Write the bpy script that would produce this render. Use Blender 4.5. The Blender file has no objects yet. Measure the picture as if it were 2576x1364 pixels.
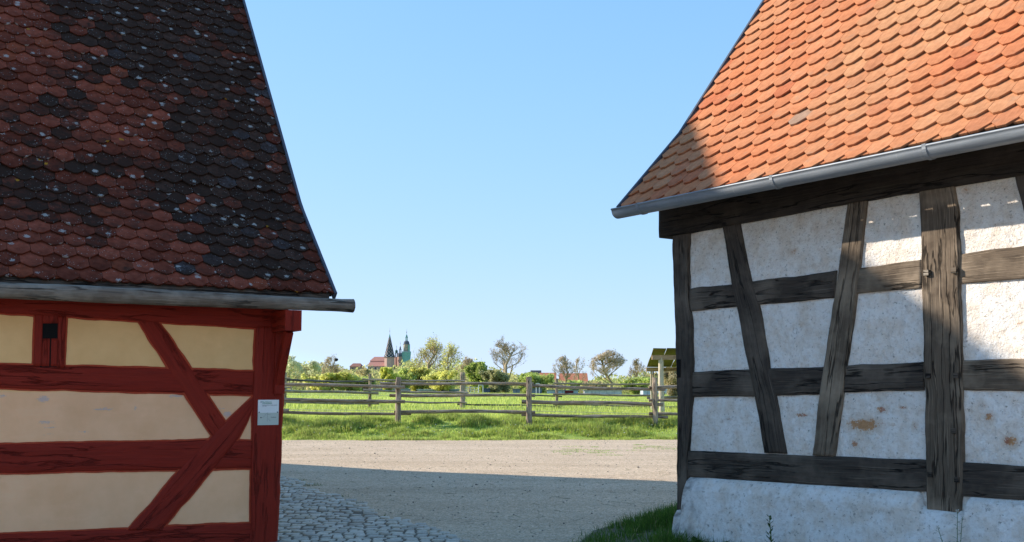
import bpy, math, random
import numpy as np
from math import radians, sin, cos, tan, pi, atan2, hypot
from mathutils import Vector, Matrix

sc = bpy.context.scene
# ------------------------------------------------------------ camera
F, CX, CY, PITCH = 2700., 1288., 682., radians(5.5)      # measured on a 2576 px wide view
SH = (990. - CY) - F * tan(PITCH)
EYE = np.array([0, 0, 1.6])
cam = bpy.data.objects.new('camera', bpy.data.cameras.new('camera'))
sc.collection.objects.link(cam); sc.camera = cam
cam.location = EYE; cam.rotation_euler = (radians(90) + PITCH, 0, 0)
cam.data.sensor_width = 36; cam.data.lens = 36 * F / 2576
cam.data.shift_y = SH / 2576
cam.data.clip_start = .05; cam.data.clip_end = 6000
# ------------------------------------------------------------ light
SUN = np.array([-1.907, .483, 1.0]); SUN = SUN / np.linalg.norm(SUN)
elev = math.asin(SUN[2]); azim = atan2(SUN[0], SUN[1])
w = bpy.data.worlds.new('World'); sc.world = w; w.use_nodes = True
wn = w.node_tree; bg = wn.nodes['Background']
sky = wn.nodes.new('ShaderNodeTexSky'); sky.sky_type = 'NISHITA'; sky.sun_disc = False
sky.sun_elevation = elev; sky.sun_rotation = azim
sky.altitude = 300; sky.air_density = 1.0; sky.dust_density = 0.; sky.ozone_density = 3.0
bg.inputs[1].default_value = .15; EXPO = 1.05
def vm(op, a, b):                      # soft shoulder on the sky's radiance, the way a camera's highlights roll off
    n = wn.nodes.new('ShaderNodeVectorMath'); n.operation = op
    for k, v in ((0, a), (1, b)):
        if isinstance(v, tuple): n.inputs[k].default_value = v
        else: wn.links.new(v, n.inputs[k])
    return n.outputs[0]
kk = .29; out_k = 1 / (.15 * 2**EXPO)
num = vm('MULTIPLY', sky.outputs[0], (1.228 * kk * out_k, 2.106 * kk * out_k, 2.92 * kk * out_k))
den = vm('ADD', vm('MULTIPLY', sky.outputs[0], (1.146 * kk, 1.845 * kk, 1.9 * kk)), (1, 1, 1))
glow = vm('MAXIMUM', vm('SUBTRACT', sky.outputs[0], (2.1 / kk, 2.0 / kk, 1.9 / kk)), (0, 0, 0))  # added back above the shoulder: extra out-of-view sky light to fill the shade
wn.links.new(vm('ADD', vm('DIVIDE', num, den), vm('MULTIPLY', glow, (kk * out_k,) * 3)), bg.inputs[0])
sl = bpy.data.lights.new('sun', 'SUN'); sl.energy = 3.5; sl.angle = radians(.55); sl.color = (1, .90, .77)
sun = bpy.data.objects.new('sun', sl); sc.collection.objects.link(sun)
sun.rotation_euler = Vector(SUN).to_track_quat('Z', 'Y').to_euler(); sun.location = (-30, 10, 40)
sc.view_settings.view_transform = 'Standard'; sc.view_settings.look = 'None'
sc.view_settings.exposure = EXPO; sc.view_settings.gamma = 1
sc.cycles.max_bounces = 6; sc.cycles.transparent_max_bounces = 6

rnd = random.Random(5); rng = np.random.default_rng(11)
# ------------------------------------------------------------ small maths
def ray(x, y):
    a = (x - CX) / F; b = -(y - CY - SH) / F
    return np.array([a, cos(PITCH) - b * sin(PITCH), sin(PITCH) + b * cos(PITCH)])
def at(x, y, D):
    r = ray(x, y); return EYE + r * (D / r[1])
def proj(p):
    p = np.asarray(p, float) - EYE
    d = p[..., 1] * cos(PITCH) + p[..., 2] * sin(PITCH); u = -p[..., 1] * sin(PITCH) + p[..., 2] * cos(PITCH)
    return CX + F * p[..., 0] / d, CY + SH - F * u / d
_lat = np.random.default_rng(3).random((256, 256))
def vnoise(x, y):
    x = np.asarray(x, float); y = np.asarray(y, float)
    xi = np.floor(x).astype(int); yi = np.floor(y).astype(int); fx = x - xi; fy = y - yi
    fx = fx * fx * (3 - 2 * fx); fy = fy * fy * (3 - 2 * fy)
    g = lambda i, j: _lat[i & 255, j & 255]
    return (g(xi, yi) * (1 - fx) + g(xi + 1, yi) * fx) * (1 - fy) + (g(xi, yi + 1) * (1 - fx) + g(xi + 1, yi + 1) * fx) * fy
def fbm(x, y, o=4):
    t = 0; a = .5
    for k in range(o):
        t = t + a * (vnoise(x * 2**k + 17 * k, y * 2**k + 31 * k) - .5); a *= .5
    return t
def smooth(t): t = np.clip(t, 0, 1); return t * t * (3 - 2 * t)
def ground_h(x, y):
    y = np.asarray(y, float); x = np.asarray(x, float)
    z = np.interp(y, [-50, 14, 31.9, 32.3, 34.2, 46, 200, 420, 2600], [0, 0, .24, .27, .66, 1.02, 1.85, 2.4, 2.6])
    z = z + np.where((y > 32.1) & (y < 60), fbm(x * .9, y * .9) * .16, 0) + np.where((y > 32.1) & (y < 35), fbm(x * 2.1 + 9, y * 2.4) * .09, 0)
    z = z - .012 * np.clip(x + 10, -40, 40) * smooth((y - 46) / 140)
    z = z + 15 * np.exp(-(((x + 85) / 150)**2 + ((y - 760) / 170)**2))
    return z
# ------------------------------------------------------------ materials
class NT:
    def __init__(s, name):
        s.m = bpy.data.materials.new(name); s.m.use_nodes = True
        s.t = s.m.node_tree; s.b = s.t.nodes['Principled BSDF']; s.out = s.t.nodes['Material Output']
    def n(s, typ, **kw):
        nd = s.t.nodes.new(typ)
        for k, v in kw.items():
            if k.startswith('i_'):
                key = k[2:]; key = int(key) if key.isdigit() else key.replace('_', ' ')
                s.set(nd, key, v)
            else: setattr(nd, k, v)
        return nd
    def set(s, nd, key, v):
        if isinstance(v, bpy.types.NodeSocket): s.t.links.new(v, nd.inputs[key])
        else: nd.inputs[key].default_value = v
    def math(s, op, a, b=0., c=0., clamp=False):
        nd = s.n('ShaderNodeMath', operation=op, use_clamp=clamp)
        s.set(nd, 0, a); s.set(nd, 1, b)
        if op in ('MULTIPLY_ADD',): s.set(nd, 2, c)
        return nd.outputs[0]
    def coord(s, kind='Object', scale=(1, 1, 1), loc=(0, 0, 0)):
        tc = s.n('ShaderNodeTexCoord'); mp = s.n('ShaderNodeMapping')
        s.t.links.new(tc.outputs[kind], mp.inputs[0]); mp.inputs['Scale'].default_value = scale; mp.inputs['Location'].default_value = loc
        return mp.outputs[0]
    def noise(s, vec, scale, detail=4., rough=.55, dist=0.):
        nd = s.n('ShaderNodeTexNoise', i_Vector=vec, i_Scale=scale, i_Detail=detail, i_Roughness=rough, i_Distortion=dist)
        return nd.outputs[0]
    def vor(s, vec, scale, feature='F1', rand=1.):
        nd = s.n('ShaderNodeTexVoronoi', feature=feature, i_Vector=vec, i_Scale=scale, i_Randomness=rand); return nd
    def ramp(s, v, *st):
        nd = s.n('ShaderNodeValToRGB'); s.set(nd, 0, v); e = nd.color_ramp.elements
        while len(e) < len(st): e.new(.5)
        for i, (p, c) in enumerate(st):
            e[i].position = p; e[i].color = (c, c, c, 1) if not isinstance(c, tuple) else (*c, 1)
        return nd.outputs[0]
    def mix(s, f, a, b, mode='MIX'):
        nd = s.n('ShaderNodeMix', data_type='RGBA', blend_type=mode)
        s.set(nd, 0, f)
        for k, v in ((6, a), (7, b)): s.set(nd, k, (*v, 1) if isinstance(v, tuple) and len(v) == 3 else v)
        return nd.outputs[2]
    def bump(s, h, strength=.4, dist=.01, prev=None):
        nd = s.n('ShaderNodeBump', i_Height=h, i_Strength=strength, i_Distance=dist)
        if prev is not None: s.set(nd, 'Normal', prev)
        return nd.outputs[0]
    def attr(s, name='Col'):
        nd = s.n('ShaderNodeVertexColor', layer_name=name); return nd.outputs[0], nd.outputs[1]
    def done(s, col, rough=.8, normal=None, spec=.3, metal=0.):
        s.set(s.b, 'Base Color', (*col, 1) if isinstance(col, tuple) else col)
        s.set(s.b, 'Roughness', rough); s.set(s.b, 'Specular IOR Level', spec); s.set(s.b, 'Metallic', metal)
        if normal is not None: s.set(s.b, 'Normal', normal)
        return s.m

def wood_mat(name, dark, mid, light, contrast=1., crack=.5, rough=.8):
    s = NT(name)
    uv = s.coord('UV')
    g = s.noise(s.coord('UV', (1.5, 95, 1)), 1., 5, .65, .12)
    g2 = s.noise(s.coord('UV', (2.2, 34, 1)), 1., 4, .6, .3)
    patch = s.noise(uv, 2.2, 4, .6)
    gg = s.math('ADD', s.math('MULTIPLY', g, .55), s.math('MULTIPLY', g2, .45))
    c = s.mix(s.ramp(gg, (.44, 0.), (.64, .9)), mid, dark)
    c = s.mix(s.math('MULTIPLY', s.ramp(patch, (.45, 0.), (.75, 1.)), .75 * contrast), c, light)
    c = s.mix(s.math('MULTIPLY', s.ramp(g, (.56, 0.), (.66, 1.)), .7 * contrast), c, light)
    # long drying cracks
    ck = s.noise(s.coord('UV', (.55, 7, 1), (3.3, 1.7, 0)), 1., 5, .55, .1)
    ckl = s.math('ABSOLUTE', s.math('SUBTRACT', ck, .5))
    ckm = s.ramp(ckl, (0., 1.), (.007, .9), (.014, 0.))
    gate = s.ramp(s.noise(s.coord('UV', (1.1, 3, 1), (9, 4, 0)), 1., 2), (.43, 0.), (.49, 1.))
    ckm = s.math('MULTIPLY', ckm, gate)
    c = s.mix(s.math('MULTIPLY', ckm, crack * .8), c, (dark[0] * .15, dark[1] * .15, dark[2] * .15))
    h = s.math('SUBTRACT', gg, s.math('MULTIPLY', ckm, 1.2))
    return s.done(c, rough, s.bump(h, 1., .013), .2)

M = {}
M['wood_red'] = wood_mat('red_painted_timber', (.18, .012, .005), (.265, .019, .008), (.32, .03, .014), .4, .3, .62)
M['wood_dark'] = wood_mat('dark_weathered_oak', (.015, .012, .009), (.066, .051, .040), (.21, .165, .125), .9, 1.)
M['wood_brown'] = wood_mat('brown_weathered_oak', (.030, .022, .016), (.135, .100, .070), (.40, .31, .22), 1., 1.)
M['wood_eave_shade'] = wood_mat('eave_shade_oak', (.010, .008, .006), (.036, .027, .021), (.09, .068, .05), .8, .9)  # oak darkened so its colour carries the shade under the barn eaves
M['wood_log'] = wood_mat('silvered_log', (.06, .045, .033), (.19, .15, .112), (.40, .35, .28), 1., .9)
M['wood_fence'] = wood_mat('weathered_rail', (.11, .08, .055), (.34, .26, .185), (.56, .46, .36), 1., .8)
M['wood_fence_grey'] = wood_mat('grey_weathered_rail', (.04, .038, .032), (.11, .105, .092), (.23, .22, .19), 1., .8)
M['wood_beam'] = wood_mat('warm_brown_beam', (.16, .10, .06), (.42, .28, .17), (.62, .45, .30), .9, .6)
M['wood_pale'] = wood_mat('peeled_pale_post', (.30, .24, .17), (.60, .50, .37), (.75, .67, .54), .8, .6)

def tile_mat(name, lichen, moss, bumpy, streak):
    s = NT(name); col, al = s.attr('Col')
    uv = s.coord('UV')
    n1 = s.noise(uv, 16, 5, .62); n2 = s.noise(uv, 5.5, 4, .6)
    c = s.mix(s.ramp(n1, (.3, 0.), (.72, .8 if moss else .55)), col, s.mix(1., col, (.42, .36, .35) if moss else (.50, .44, .42), 'MULTIPLY'))
    if streak:
        st = s.noise(s.coord('UV', (85, 5, 1)), 1., 4, .6)
        c = s.mix(s.math('MULTIPLY', s.ramp(st, (.42, 0.), (.72, 1.)), .38), c, s.mix(1., c, (1.3, 1.45, 1.5), 'MULTIPLY'))
        st2 = s.noise(s.coord('UV', (120, 3.5, 1), (4, 4, 0)), 1., 3, .6)
        c = s.mix(s.math('MULTIPLY', s.ramp(st2, (.56, 0.), (.7, 1.)), .45), c, s.mix(1., c, (.55, .5, .48), 'MULTIPLY'))
        pt = s.ramp(n2, (.58, 0.), (.7, 1.))
        c = s.mix(s.math('MULTIPLY', pt, .30), c, (.30, .235, .17))
    if moss:
        m = s.math('GREATER_THAN', s.math('ADD', s.noise(uv, 13, 6, .72), s.math('MULTIPLY', al, .42)), .79)
        m2 = s.ramp(s.math('ADD', n2, s.math('MULTIPLY', al, .45)), (.6, 0.), (.85, 1.))
        c = s.mix(s.math('MULTIPLY', m2, .65), c, (.045, .027, .020))
        c = s.mix(s.math('MULTIPLY', m, .7), c, (.030, .020, .015))
    if lichen:
        v = s.vor(uv, 55); cell = s.n('ShaderNodeSeparateColor', i_0=v.outputs['Color'])
        rad = s.math('MULTIPLY', cell.outputs[0], .34)
        spot = s.math('LESS_THAN', s.math('ADD', v.outputs['Distance'], s.math('MULTIPLY', s.math('SUBTRACT', s.noise(uv, 90, 3), .5), .35)), rad)
        on = s.math('GREATER_THAN', cell.outputs[1], .70)
        dens = s.ramp(s.noise(uv, 4., 3), (.42, 0.), (.5, 1.))
        sp = s.math('MULTIPLY', s.math('MULTIPLY', spot, on), dens)
        big = s.vor(s.coord('UV', (1, 1, 1), (5, 3, 0)), 9.); bc = s.n('ShaderNodeSeparateColor', i_0=big.outputs['Color'])
        wob = s.math('MULTIPLY', s.math('SUBTRACT', s.noise(uv, 55, 5, .7), .5), .9)
        bsp = s.math('MULTIPLY', s.math('LESS_THAN', s.math('ADD', big.outputs['Distance'], wob), .26), s.math('GREATER_THAN', bc.outputs[0], .82))
        c = s.mix(s.math('MULTIPLY', s.math('MAXIMUM', sp, bsp), .62), c, (.42, .42, .39))
        yl = s.math('MULTIPLY', s.math('LESS_THAN', s.math('ADD', big.outputs['Distance'], wob), .18), s.math('GREATER_THAN', bc.outputs[2], .992))
        c = s.mix(yl, c, (.34, .17, .02))
    h = s.noise(uv, 60, 5, .7)
    return s.done(c, .9, s.bump(h, bumpy, .006), .03)
M['tile_old'] = tile_mat('old_lichened_clay_tile', True, True, .7, False)
M['tile_new'] = tile_mat('orange_clay_tile', False, False, .55, True)

def plaster_white():
    s = NT('rough_lime_plaster'); col, al = s.attr('Col'); o = s.coord('Object')
    n = s.noise(o, 5, 6, .65); n2 = s.noise(o, 21, 5, .7)
    c = s.mix(s.math('MULTIPLY', s.ramp(n, (.42, 0.), (.62, 1.)), .85), col, s.mix(1., col, (.87, .79, .71), 'MULTIPLY'))
    c = s.mix(s.math('MULTIPLY', s.ramp(n2, (.50, 0.), (.66, 1.)), .7), c, s.mix(1., c, (.74, .71, .68), 'MULTIPLY'))
    pit = s.math('GREATER_THAN', s.noise(s.coord('Object', (1, 1, 1.3), (4, 2, 1)), 30, 5, .75), .62)
    c = s.mix(s.math('MULTIPLY', pit, .65), c, (.20, .17, .13))
    # clay showing through, its ragged outline from noise
    c = s.mix(s.math('MULTIPLY', s.ramp(s.math('ADD', al, s.math('MULTIPLY', s.math('SUBTRACT', s.noise(o, 11, 6, .8), .5), 1.6)), (.25, 0.), (.75, 1.)), .5), c, (.62, .47, .34))
    f = s.math('GREATER_THAN', s.math('ADD', al, s.math('MULTIPLY', s.math('SUBTRACT', s.math('ADD', s.math('MULTIPLY', s.noise(o, 9, 6, .8), .5), s.math('MULTIPLY', s.noise(s.coord('Object', (1, 1, 1.8)), 40, 6, .85), .5)), .5), 3.2)), .80)
    cl = s.mix(s.ramp(s.noise(o, 3.3, 2), (.47, 0.), (.55, 1.)), (.52, .24, .08), (.40, .12, .05))
    c = s.mix(s.math('MULTIPLY', f, .85), c, cl)
    h = s.math('ADD', s.noise(o, 13, 6, .68), s.math('MULTIPLY', s.noise(o, 55, 4, .7, .5), .55))
    h = s.math('SUBTRACT', h, s.math('MULTIPLY', pit, .25))
    return s.done(c, .93, s.bump(h, .9, .028), .1)
M['plaster_white'] = plaster_white()
def plaster_cream():
    s = NT('smooth_cream_plaster'); col, al = s.attr('Col'); o = s.coord('Object')
    n = s.noise(o, 2.6, 5, .6); n2 = s.noise(o, 60, 4, .7)
    c = s.mix(s.math('MULTIPLY', s.ramp(n, (.38, 0.), (.66, 1.)), .6), col, s.mix(1., col, (.87, .81, .74), 'MULTIPLY'))
    n3 = s.noise(s.coord('Object', (1, 1, 3.5)), 1.7, 6, .7); c = s.mix(s.math('MULTIPLY', s.ramp(n3, (.52, 0.), (.66, 1.)), .35), c, s.mix(1., c, (1.1, 1.13, 1.2), 'MULTIPLY'))
    c = s.mix(s.math('MULTIPLY', s.ramp(n2, (.6, 0.), (.75, 1.)), .2), c, (.42, .36, .30))
    f = s.math('GREATER_THAN', s.math('ADD', al, s.math('MULTIPLY', s.math('SUBTRACT', s.noise(s.coord('Object', (1, 1, 2.6)), 26, 6, .85), .5), 2.6)), .56)
    c = s.mix(s.math('MULTIPLY', f, .6), c, (.46, .42, .44))
    return s.done(c, .85, s.bump(s.math('ADD', s.noise(o, 9, 5, .6), s.math('MULTIPLY', n2, .25)), .3, .012), .15)
M['plaster_cream'] = plaster_cream()
def vcol(name, rough=.85, var=.35, scale=2., spec=.2, transl=0., bump=0.):
    s = NT(name); col, al = s.attr('Col')
    n = s.noise(s.coord('Object'), scale, 4, .6)
    c = s.mix(s.ramp(n, (.3, 0.), (.7, 1.)), col, s.mix(1., col, (1 - var,) * 3, 'MULTIPLY'))
    m = s.done(c, rough, s.bump(n, bump, .02) if bump else None, spec)
    if transl:
        tr = s.n('ShaderNodeBsdfTranslucent'); s.t.links.new(c, tr.inputs[0])
        mx = s.n('ShaderNodeMixShader', i_0=transl); s.t.links.new(s.b.outputs[0], mx.inputs[1]); s.t.links.new(tr.outputs[0], mx.inputs[2])
        s.t.links.new(mx.outputs[0], s.out.inputs[0])
    return m
M['vc'] = vcol('mottled_surface', bump=.3)
M['leaf'] = vcol('leaves', .6, .15, .7, .3, .62)
M['grass'] = vcol('grass_blades', .5, .25, .6, .3, .62)
M['bark'] = vcol('bark', .9, .3, 3.)
def zinc():
    s = NT('weathered_zinc'); o = s.coord('UV')
    n = s.noise(s.coord('UV', (1.2, 12, 1)), 2.2, 5, .65); st = s.noise(s.coord('UV', (28, 1.2, 1)), 1.5, 4, .65)
    c = s.mix(s.ramp(n, (.35, 0.), (.7, 1.)), (.30, .325, .35), (.19, .21, .235))
    c = s.mix(s.math('MULTIPLY', s.ramp(st, (.62, 0.), (.75, 1.)), .5), c, (.42, .44, .45))
    return s.done(c, .52, s.bump(s.noise(o, 5, 3), .1, .01), .5, .35)
M['zinc'] = zinc()
def gravel():
    s = NT('compacted_gravel'); o = s.coord('Object')
    v = s.vor(o, 62.); n = s.noise(o, .6, 5, .6); n2 = s.noise(o, 8, 5, .7)
    vc = s.n('ShaderNodeSeparateColor', i_0=v.outputs['Color'])
    v2 = s.vor(o, 27.); v2c = s.n('ShaderNodeSeparateColor', i_0=v2.outputs['Color'])
    c = s.mix(s.math('ADD', s.math('MULTIPLY', vc.outputs[0], .6), s.math('MULTIPLY', v2c.outputs[0], .4)), (.47, .345, .235), (.96, .76, .54))
    c = s.mix(s.math('MULTIPLY', s.math('GREATER_THAN', vc.outputs[1], .93), .55), c, (.95, .86, .72))
    c = s.mix(s.math('MULTIPLY', s.math('LESS_THAN', vc.outputs[2], .10), .6), c, (.17, .135, .10))
    c = s.mix(s.math('MULTIPLY', s.ramp(n, (.35, 0.), (.7, 1.)), .35), c, s.mix(1., c, (.75, .70, .64), 'MULTIPLY'))
    c = s.mix(s.math('MULTIPLY', s.ramp(n2, (.45, 0.), (.75, 1.)), .35), c, s.mix(1., c, (.62, .60, .58), 'MULTIPLY'))
    tr = s.noise(s.coord('Object', (.16, .9, 1)), 1., 5, .65); c = s.mix(s.math('MULTIPLY', s.ramp(tr, (.44, 0.), (.62, 1.)), .45), c, s.mix(1., c, (.74, .71, .68), 'MULTIPLY'))
    d = s.math('MULTIPLY', v.outputs['Distance'], -1.)
    return s.done(c, .95, s.bump(s.math('ADD', d, s.math('MULTIPLY', n2, 1.2)), .85, .018), .1)
M['gravel'] = gravel()
def simple(name, col, rough=.8, var=.3, scale=3., metal=0., spec=.3, b=.2):
    s = NT(name); n = s.noise(s.coord('Object'), scale, 5, .65)
    c = s.mix(s.ramp(n, (.3, 0.), (.7, 1.)), col, tuple(v * (1 - var) for v in col))
    return s.done(c, rough, s.bump(n, b, .01), spec, metal)
M['meadow'] = simple('meadow_soil', (.34, .43, .08), .9, .35, 1.2)
M['soil'] = simple('dark_soil', (.20, .165, .12), .95, .5, 9., b=.8)
M['black'] = simple('dark_void', (.004, .004, .004), .9, .2)
M['flash'] = simple('lead_flashing', (.085, .095, .12), .6, .3, 6., .2)
M['border'] = simple('bright_red_lining_paint', (.50, .06, .02), .7, .3, 12.)
M['white'] = simple('enamel_white', (.86, .86, .82), .35, .05, 4.)
M['greenish'] = simple('enamel_grey_green', (.56, .60, .52), .35, .05, 4.)
M['ink'] = simple('dark_print', (.06, .065, .07), .6, .1)
M['inkgreen'] = simple('green_print', (.12, .36, .24), .6, .1)
M['glass'] = simple('far_window_glass', (.03, .035, .045), .1, .2, 3., 0., .6)
def cobble():
    s = NT('worn_cobble'); col, al = s.attr('Col'); o = s.coord('Object')
    n = s.noise(o, 30, 5, .7)
    c = s.mix(s.ramp(n, (.35, 0.), (.7, 1.)), col, s.mix(1., col, (.6, .57, .53), 'MULTIPLY'))
    return s.done(c, .62, s.bump(n, .4, .008), .45)
M['cobble'] = cobble()

# ------------------------------------------------------------ mesh helpers
col0 = sc.collection
def tag(o, label=None, cat=None, group=None, kind=None):
    if label: o['label'] = label
    if cat: o['category'] = cat
    if group: o['group'] = group
    if kind: o['kind'] = kind
    return o
def empty(name, loc=(0, 0, 0), rz=0., label=None, cat=None, group=None):
    o = bpy.data.objects.new(name, None); col0.objects.link(o); o.location = loc; o.rotation_euler = (0, 0, rz)
    o.empty_display_size = .3
    return tag(o, label, cat, group)
class MB:
    def __init__(s): s.v = []; s.f = []; s.uv = []; s.c = []; s.mi = []; s.col = (1, 1, 1, 0); s.m = 0
    def face(s, idx, uv=None):
        s.f.append(tuple(idx)); s.mi.append(s.m); s.uv.extend(uv if uv else [(0., 0.)] * len(idx))
    def vert(s, p, col=None): s.v.append((float(p[0]), float(p[1]), float(p[2]))); s.c.append(col or s.col); return len(s.v) - 1
    def poly(s, pts, uv=None): s.face([s.vert(p) for p in pts], uv)
    def box(s, a, b, R=None):
        (x0, y0, z0), (x1, y1, z1) = a, b; n = len(s.v)
        P = [(x0, y0, z0), (x1, y0, z0), (x1, y1, z0), (x0, y1, z0), (x0, y0, z1), (x1, y0, z1), (x1, y1, z1), (x0, y1, z1)]
        for p in P: s.vert(R @ Vector(p) if R is not None else p)
        ox, oy = rnd.random() * 9, rnd.random() * 9
        for q in ((0, 3, 2, 1), (4, 5, 6, 7), (0, 1, 5, 4), (1, 2, 6, 5), (2, 3, 7, 6), (3, 0, 4, 7)):
            pp = [P[k] for k in q]
            ax = max(range(3), key=lambda i: max(p[i] for p in pp) - min(p[i] for p in pp))
            oth = [i for i in range(3) if i != ax]; bx = max(oth, key=lambda i: max(p[i] for p in pp) - min(p[i] for p in pp))
            s.face([n + k for k in q], [(p[ax] + ox, p[bx] + oy) for p in pp])
    def tube(s, pts, rad, seg=8, cap=True, wob=0., uvl=True):
        pts = [Vector(p) for p in pts]; rings = []; L = 0; ou, ov = rnd.random() * 20, rnd.random() * 20; ls = []
        for i, p in enumerate(pts):
            t = (pts[min(i + 1, len(pts) - 1)] - pts[max(i - 1, 0)]).normalized()
            if i: L += (p - pts[i - 1]).length
            ls.append(L)
            a = Vector((0, 0, 1)) if abs(t.z) < .9 else Vector((1, 0, 0))
            e1 = t.cross(a).normalized(); e2 = t.cross(e1)
            r = rad[i] if hasattr(rad, '__len__') else rad
            rings.append([s.vert(p + (e1 * cos(2 * pi * k / seg) + e2 * sin(2 * pi * k / seg)) * r * (1 + wob * (rnd.random() - .5))) for k in range(seg)])
        R0 = rad[0] if hasattr(rad, '__len__') else rad
        for i in range(len(pts) - 1):
            for k in range(seg):
                k2 = (k + 1) % seg; w0 = 2 * pi * R0 * k / seg; w1 = 2 * pi * R0 * (k + 1) / seg
                s.face([rings[i][k], rings[i][k2], rings[i + 1][k2], rings[i + 1][k]][::-1],
                       [(ls[i] + ou, w0 + ov), (ls[i] + ou, w1 + ov), (ls[i + 1] + ou, w1 + ov), (ls[i + 1] + ou, w0 + ov)][::-1])
        if cap:
            for rg in (rings[0], rings[-1][::-1]):
                s.face(rg, [(ou + .02 * cos(k), ov + .02 * sin(k)) for k in range(seg)])
    def lathe(s, prof, c=(0, 0, 0), seg=8, rot=0., capped=True):
        rings = []
        for r, z in prof: rings.append([s.vert((c[0] + r * cos(2 * pi * (k + rot) / seg), c[1] + r * sin(2 * pi * (k + rot) / seg), c[2] + z)) for k in range(seg)])
        for i in range(len(prof) - 1):
            for k in range(seg):
                k2 = (k + 1) % seg; s.face([rings[i][k], rings[i][k2], rings[i + 1][k2], rings[i + 1][k]])
        if capped: s.face(rings[0][::-1]); s.face(rings[-1])
    def build(s, name, mats, parent=None, smooth_=False):
        me = bpy.data.meshes.new(name); me.from_pydata(s.v, [], s.f)
        for m in (mats if isinstance(mats, (list, tuple)) else [mats]): me.materials.append(M[m] if isinstance(m, str) else m)
        me.uv_layers.new(name='UVMap').data.foreach_set('uv', np.array(s.uv, dtype='f').ravel())
        ca = me.color_attributes.new('Col', 'FLOAT_COLOR', 'POINT'); ca.data.foreach_set('color', np.array(s.c, dtype='f').ravel())
        me.polygons.foreach_set('material_index', s.mi)
        if smooth_: me.polygons.foreach_set('use_smooth', [True] * len(s.f))
        me.update(); me.validate()
        o = bpy.data.objects.new(name, me); col0.objects.link(o)
        if parent: o.parent = parent
        return o
def fastmesh(name, V, Fc, C, mat, parent=None, smooth_=False):
    V = np.asarray(V, 'f'); Fc = np.asarray(Fc, 'i'); me = bpy.data.meshes.new(name)
    me.vertices.add(len(V)); me.vertices.foreach_set('co', V.ravel())
    k = Fc.shape[1]; me.loops.add(Fc.size); me.loops.foreach_set('vertex_index', Fc.ravel())
    me.polygons.add(len(Fc)); me.polygons.foreach_set('loop_start', np.arange(len(Fc), dtype='i') * k)
    me.polygons.foreach_set('loop_total', np.full(len(Fc), k, dtype='i'))
    me.update(calc_edges=True)
    if C is not None:
        C = np.asarray(C, 'f')
        if C.shape[1] == 3: C = np.hstack([C, np.zeros((len(C), 1), 'f')])
        me.color_attributes.new('Col', 'FLOAT_COLOR', 'POINT').data.foreach_set('color', C.ravel())
    if smooth_: me.polygons.foreach_set('use_smooth', np.ones(len(Fc), bool))
    me.materials.append(M[mat]); me.validate()
    o = bpy.data.objects.new(name, me); col0.objects.link(o)
    if parent: o.parent = parent
    return o
def gridmesh(name, xs, ys, fn, colfn, mat, parent=None, smooth_=True):
    X, Y = np.meshgrid(xs, ys); V = fn(X, Y).reshape(-1, 3); nx, ny = len(xs), len(ys)
    i = np.arange(nx * ny).reshape(ny, nx)
    Fc = np.stack([i[:-1, :-1], i[:-1, 1:], i[1:, 1:], i[1:, :-1]], -1).reshape(-1, 4)
    C = colfn(X, Y).reshape(-1, 4) if colfn else None
    return fastmesh(name, V, Fc, C, mat, parent, smooth_)

# ------------------------------------------------------------ ground
def gs(a, b, n, p=1.): return a + (b - a) * np.linspace(0, 1, n)**p
gx = np.unique(np.concatenate([-gs(0, 2500, 60, 3.2), gs(0, 2500, 60, 3.2), np.linspace(-14, 10, 97)]))
gy = np.unique(np.concatenate([gs(-40, 14, 16), np.linspace(14, 50, 145), gs(50, 2600, 90, 2.2)]))
g = gridmesh('ground', gx, gy, lambda X, Y: np.stack([X, Y, ground_h(X, Y) - .05 * (Y < 31)], -1), None, 'meadow'); tag(g, kind='structure')
def edge_y(x): return 31.75 + .02 * x + .22 * (fbm(x * .7, x * 0 + 4) * 2) + .05 * np.sin(x * 5)
rx = np.linspace(-40, 40, 321); rt = np.linspace(0, 1, 90)
def road(X, T):
    Y = -30 + (edge_y(X) + 30) * T
    Z = ground_h(X, Y) + .006 + .012 * fbm(X * 1.3, Y * 1.3) * (Y < 31)
    return np.stack([X, Y, np.maximum(Z, ground_h(X, Y) + .004)], -1)
tag(gridmesh('gravel_road', rx, rt, road, None, 'gravel'), kind='structure')

# ------------------------------------------------------------ blades of grass
def blades(xy, hgt, wid, cols, lean=.5, base=None, seg=1):
    n = len(xy); ang = rng.random(n) * 2 * pi; la = rng.random(n) * 2 * pi; lm = rng.random(n) * lean * hgt
    z = (ground_h(xy[:, 0], xy[:, 1]) if base is None else base) - .01
    dx, dy = np.cos(ang) * wid / 2, np.sin(ang) * wid / 2
    A = np.stack([xy[:, 0] - dx, xy[:, 1] - dy, z], -1); B = np.stack([xy[:, 0] + dx, xy[:, 1] + dy, z], -1)
    T = np.stack([xy[:, 0] + np.cos(la) * lm, xy[:, 1] + np.sin(la) * lm, z + hgt * np.sqrt(np.clip(1 - (lm / hgt)**2 * .6, .1, 1))], -1)
    k = np.arange(n)[:, None]
    if seg == 1:
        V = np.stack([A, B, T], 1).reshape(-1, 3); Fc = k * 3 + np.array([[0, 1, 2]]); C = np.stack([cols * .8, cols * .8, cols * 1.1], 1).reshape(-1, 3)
        return V, Fc, C
    mid = (A + B) / 2 * .45 + T * .55; mid[:, :2] = (A + B)[:, :2] / 2 * .75 + T[:, :2] * .25
    d = np.stack([dx, dy, dx * 0], -1) * .8; V = np.stack([A, B, mid - d, mid + d, T], 1).reshape(-1, 3)
    Fc = np.concatenate([k * 5 + np.array([[0, 1, 3]]), k * 5 + np.array([[0, 3, 2]]), k * 5 + np.array([[2, 3, 4]])])
    return V, Fc, np.repeat(cols, 5, 0)
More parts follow.
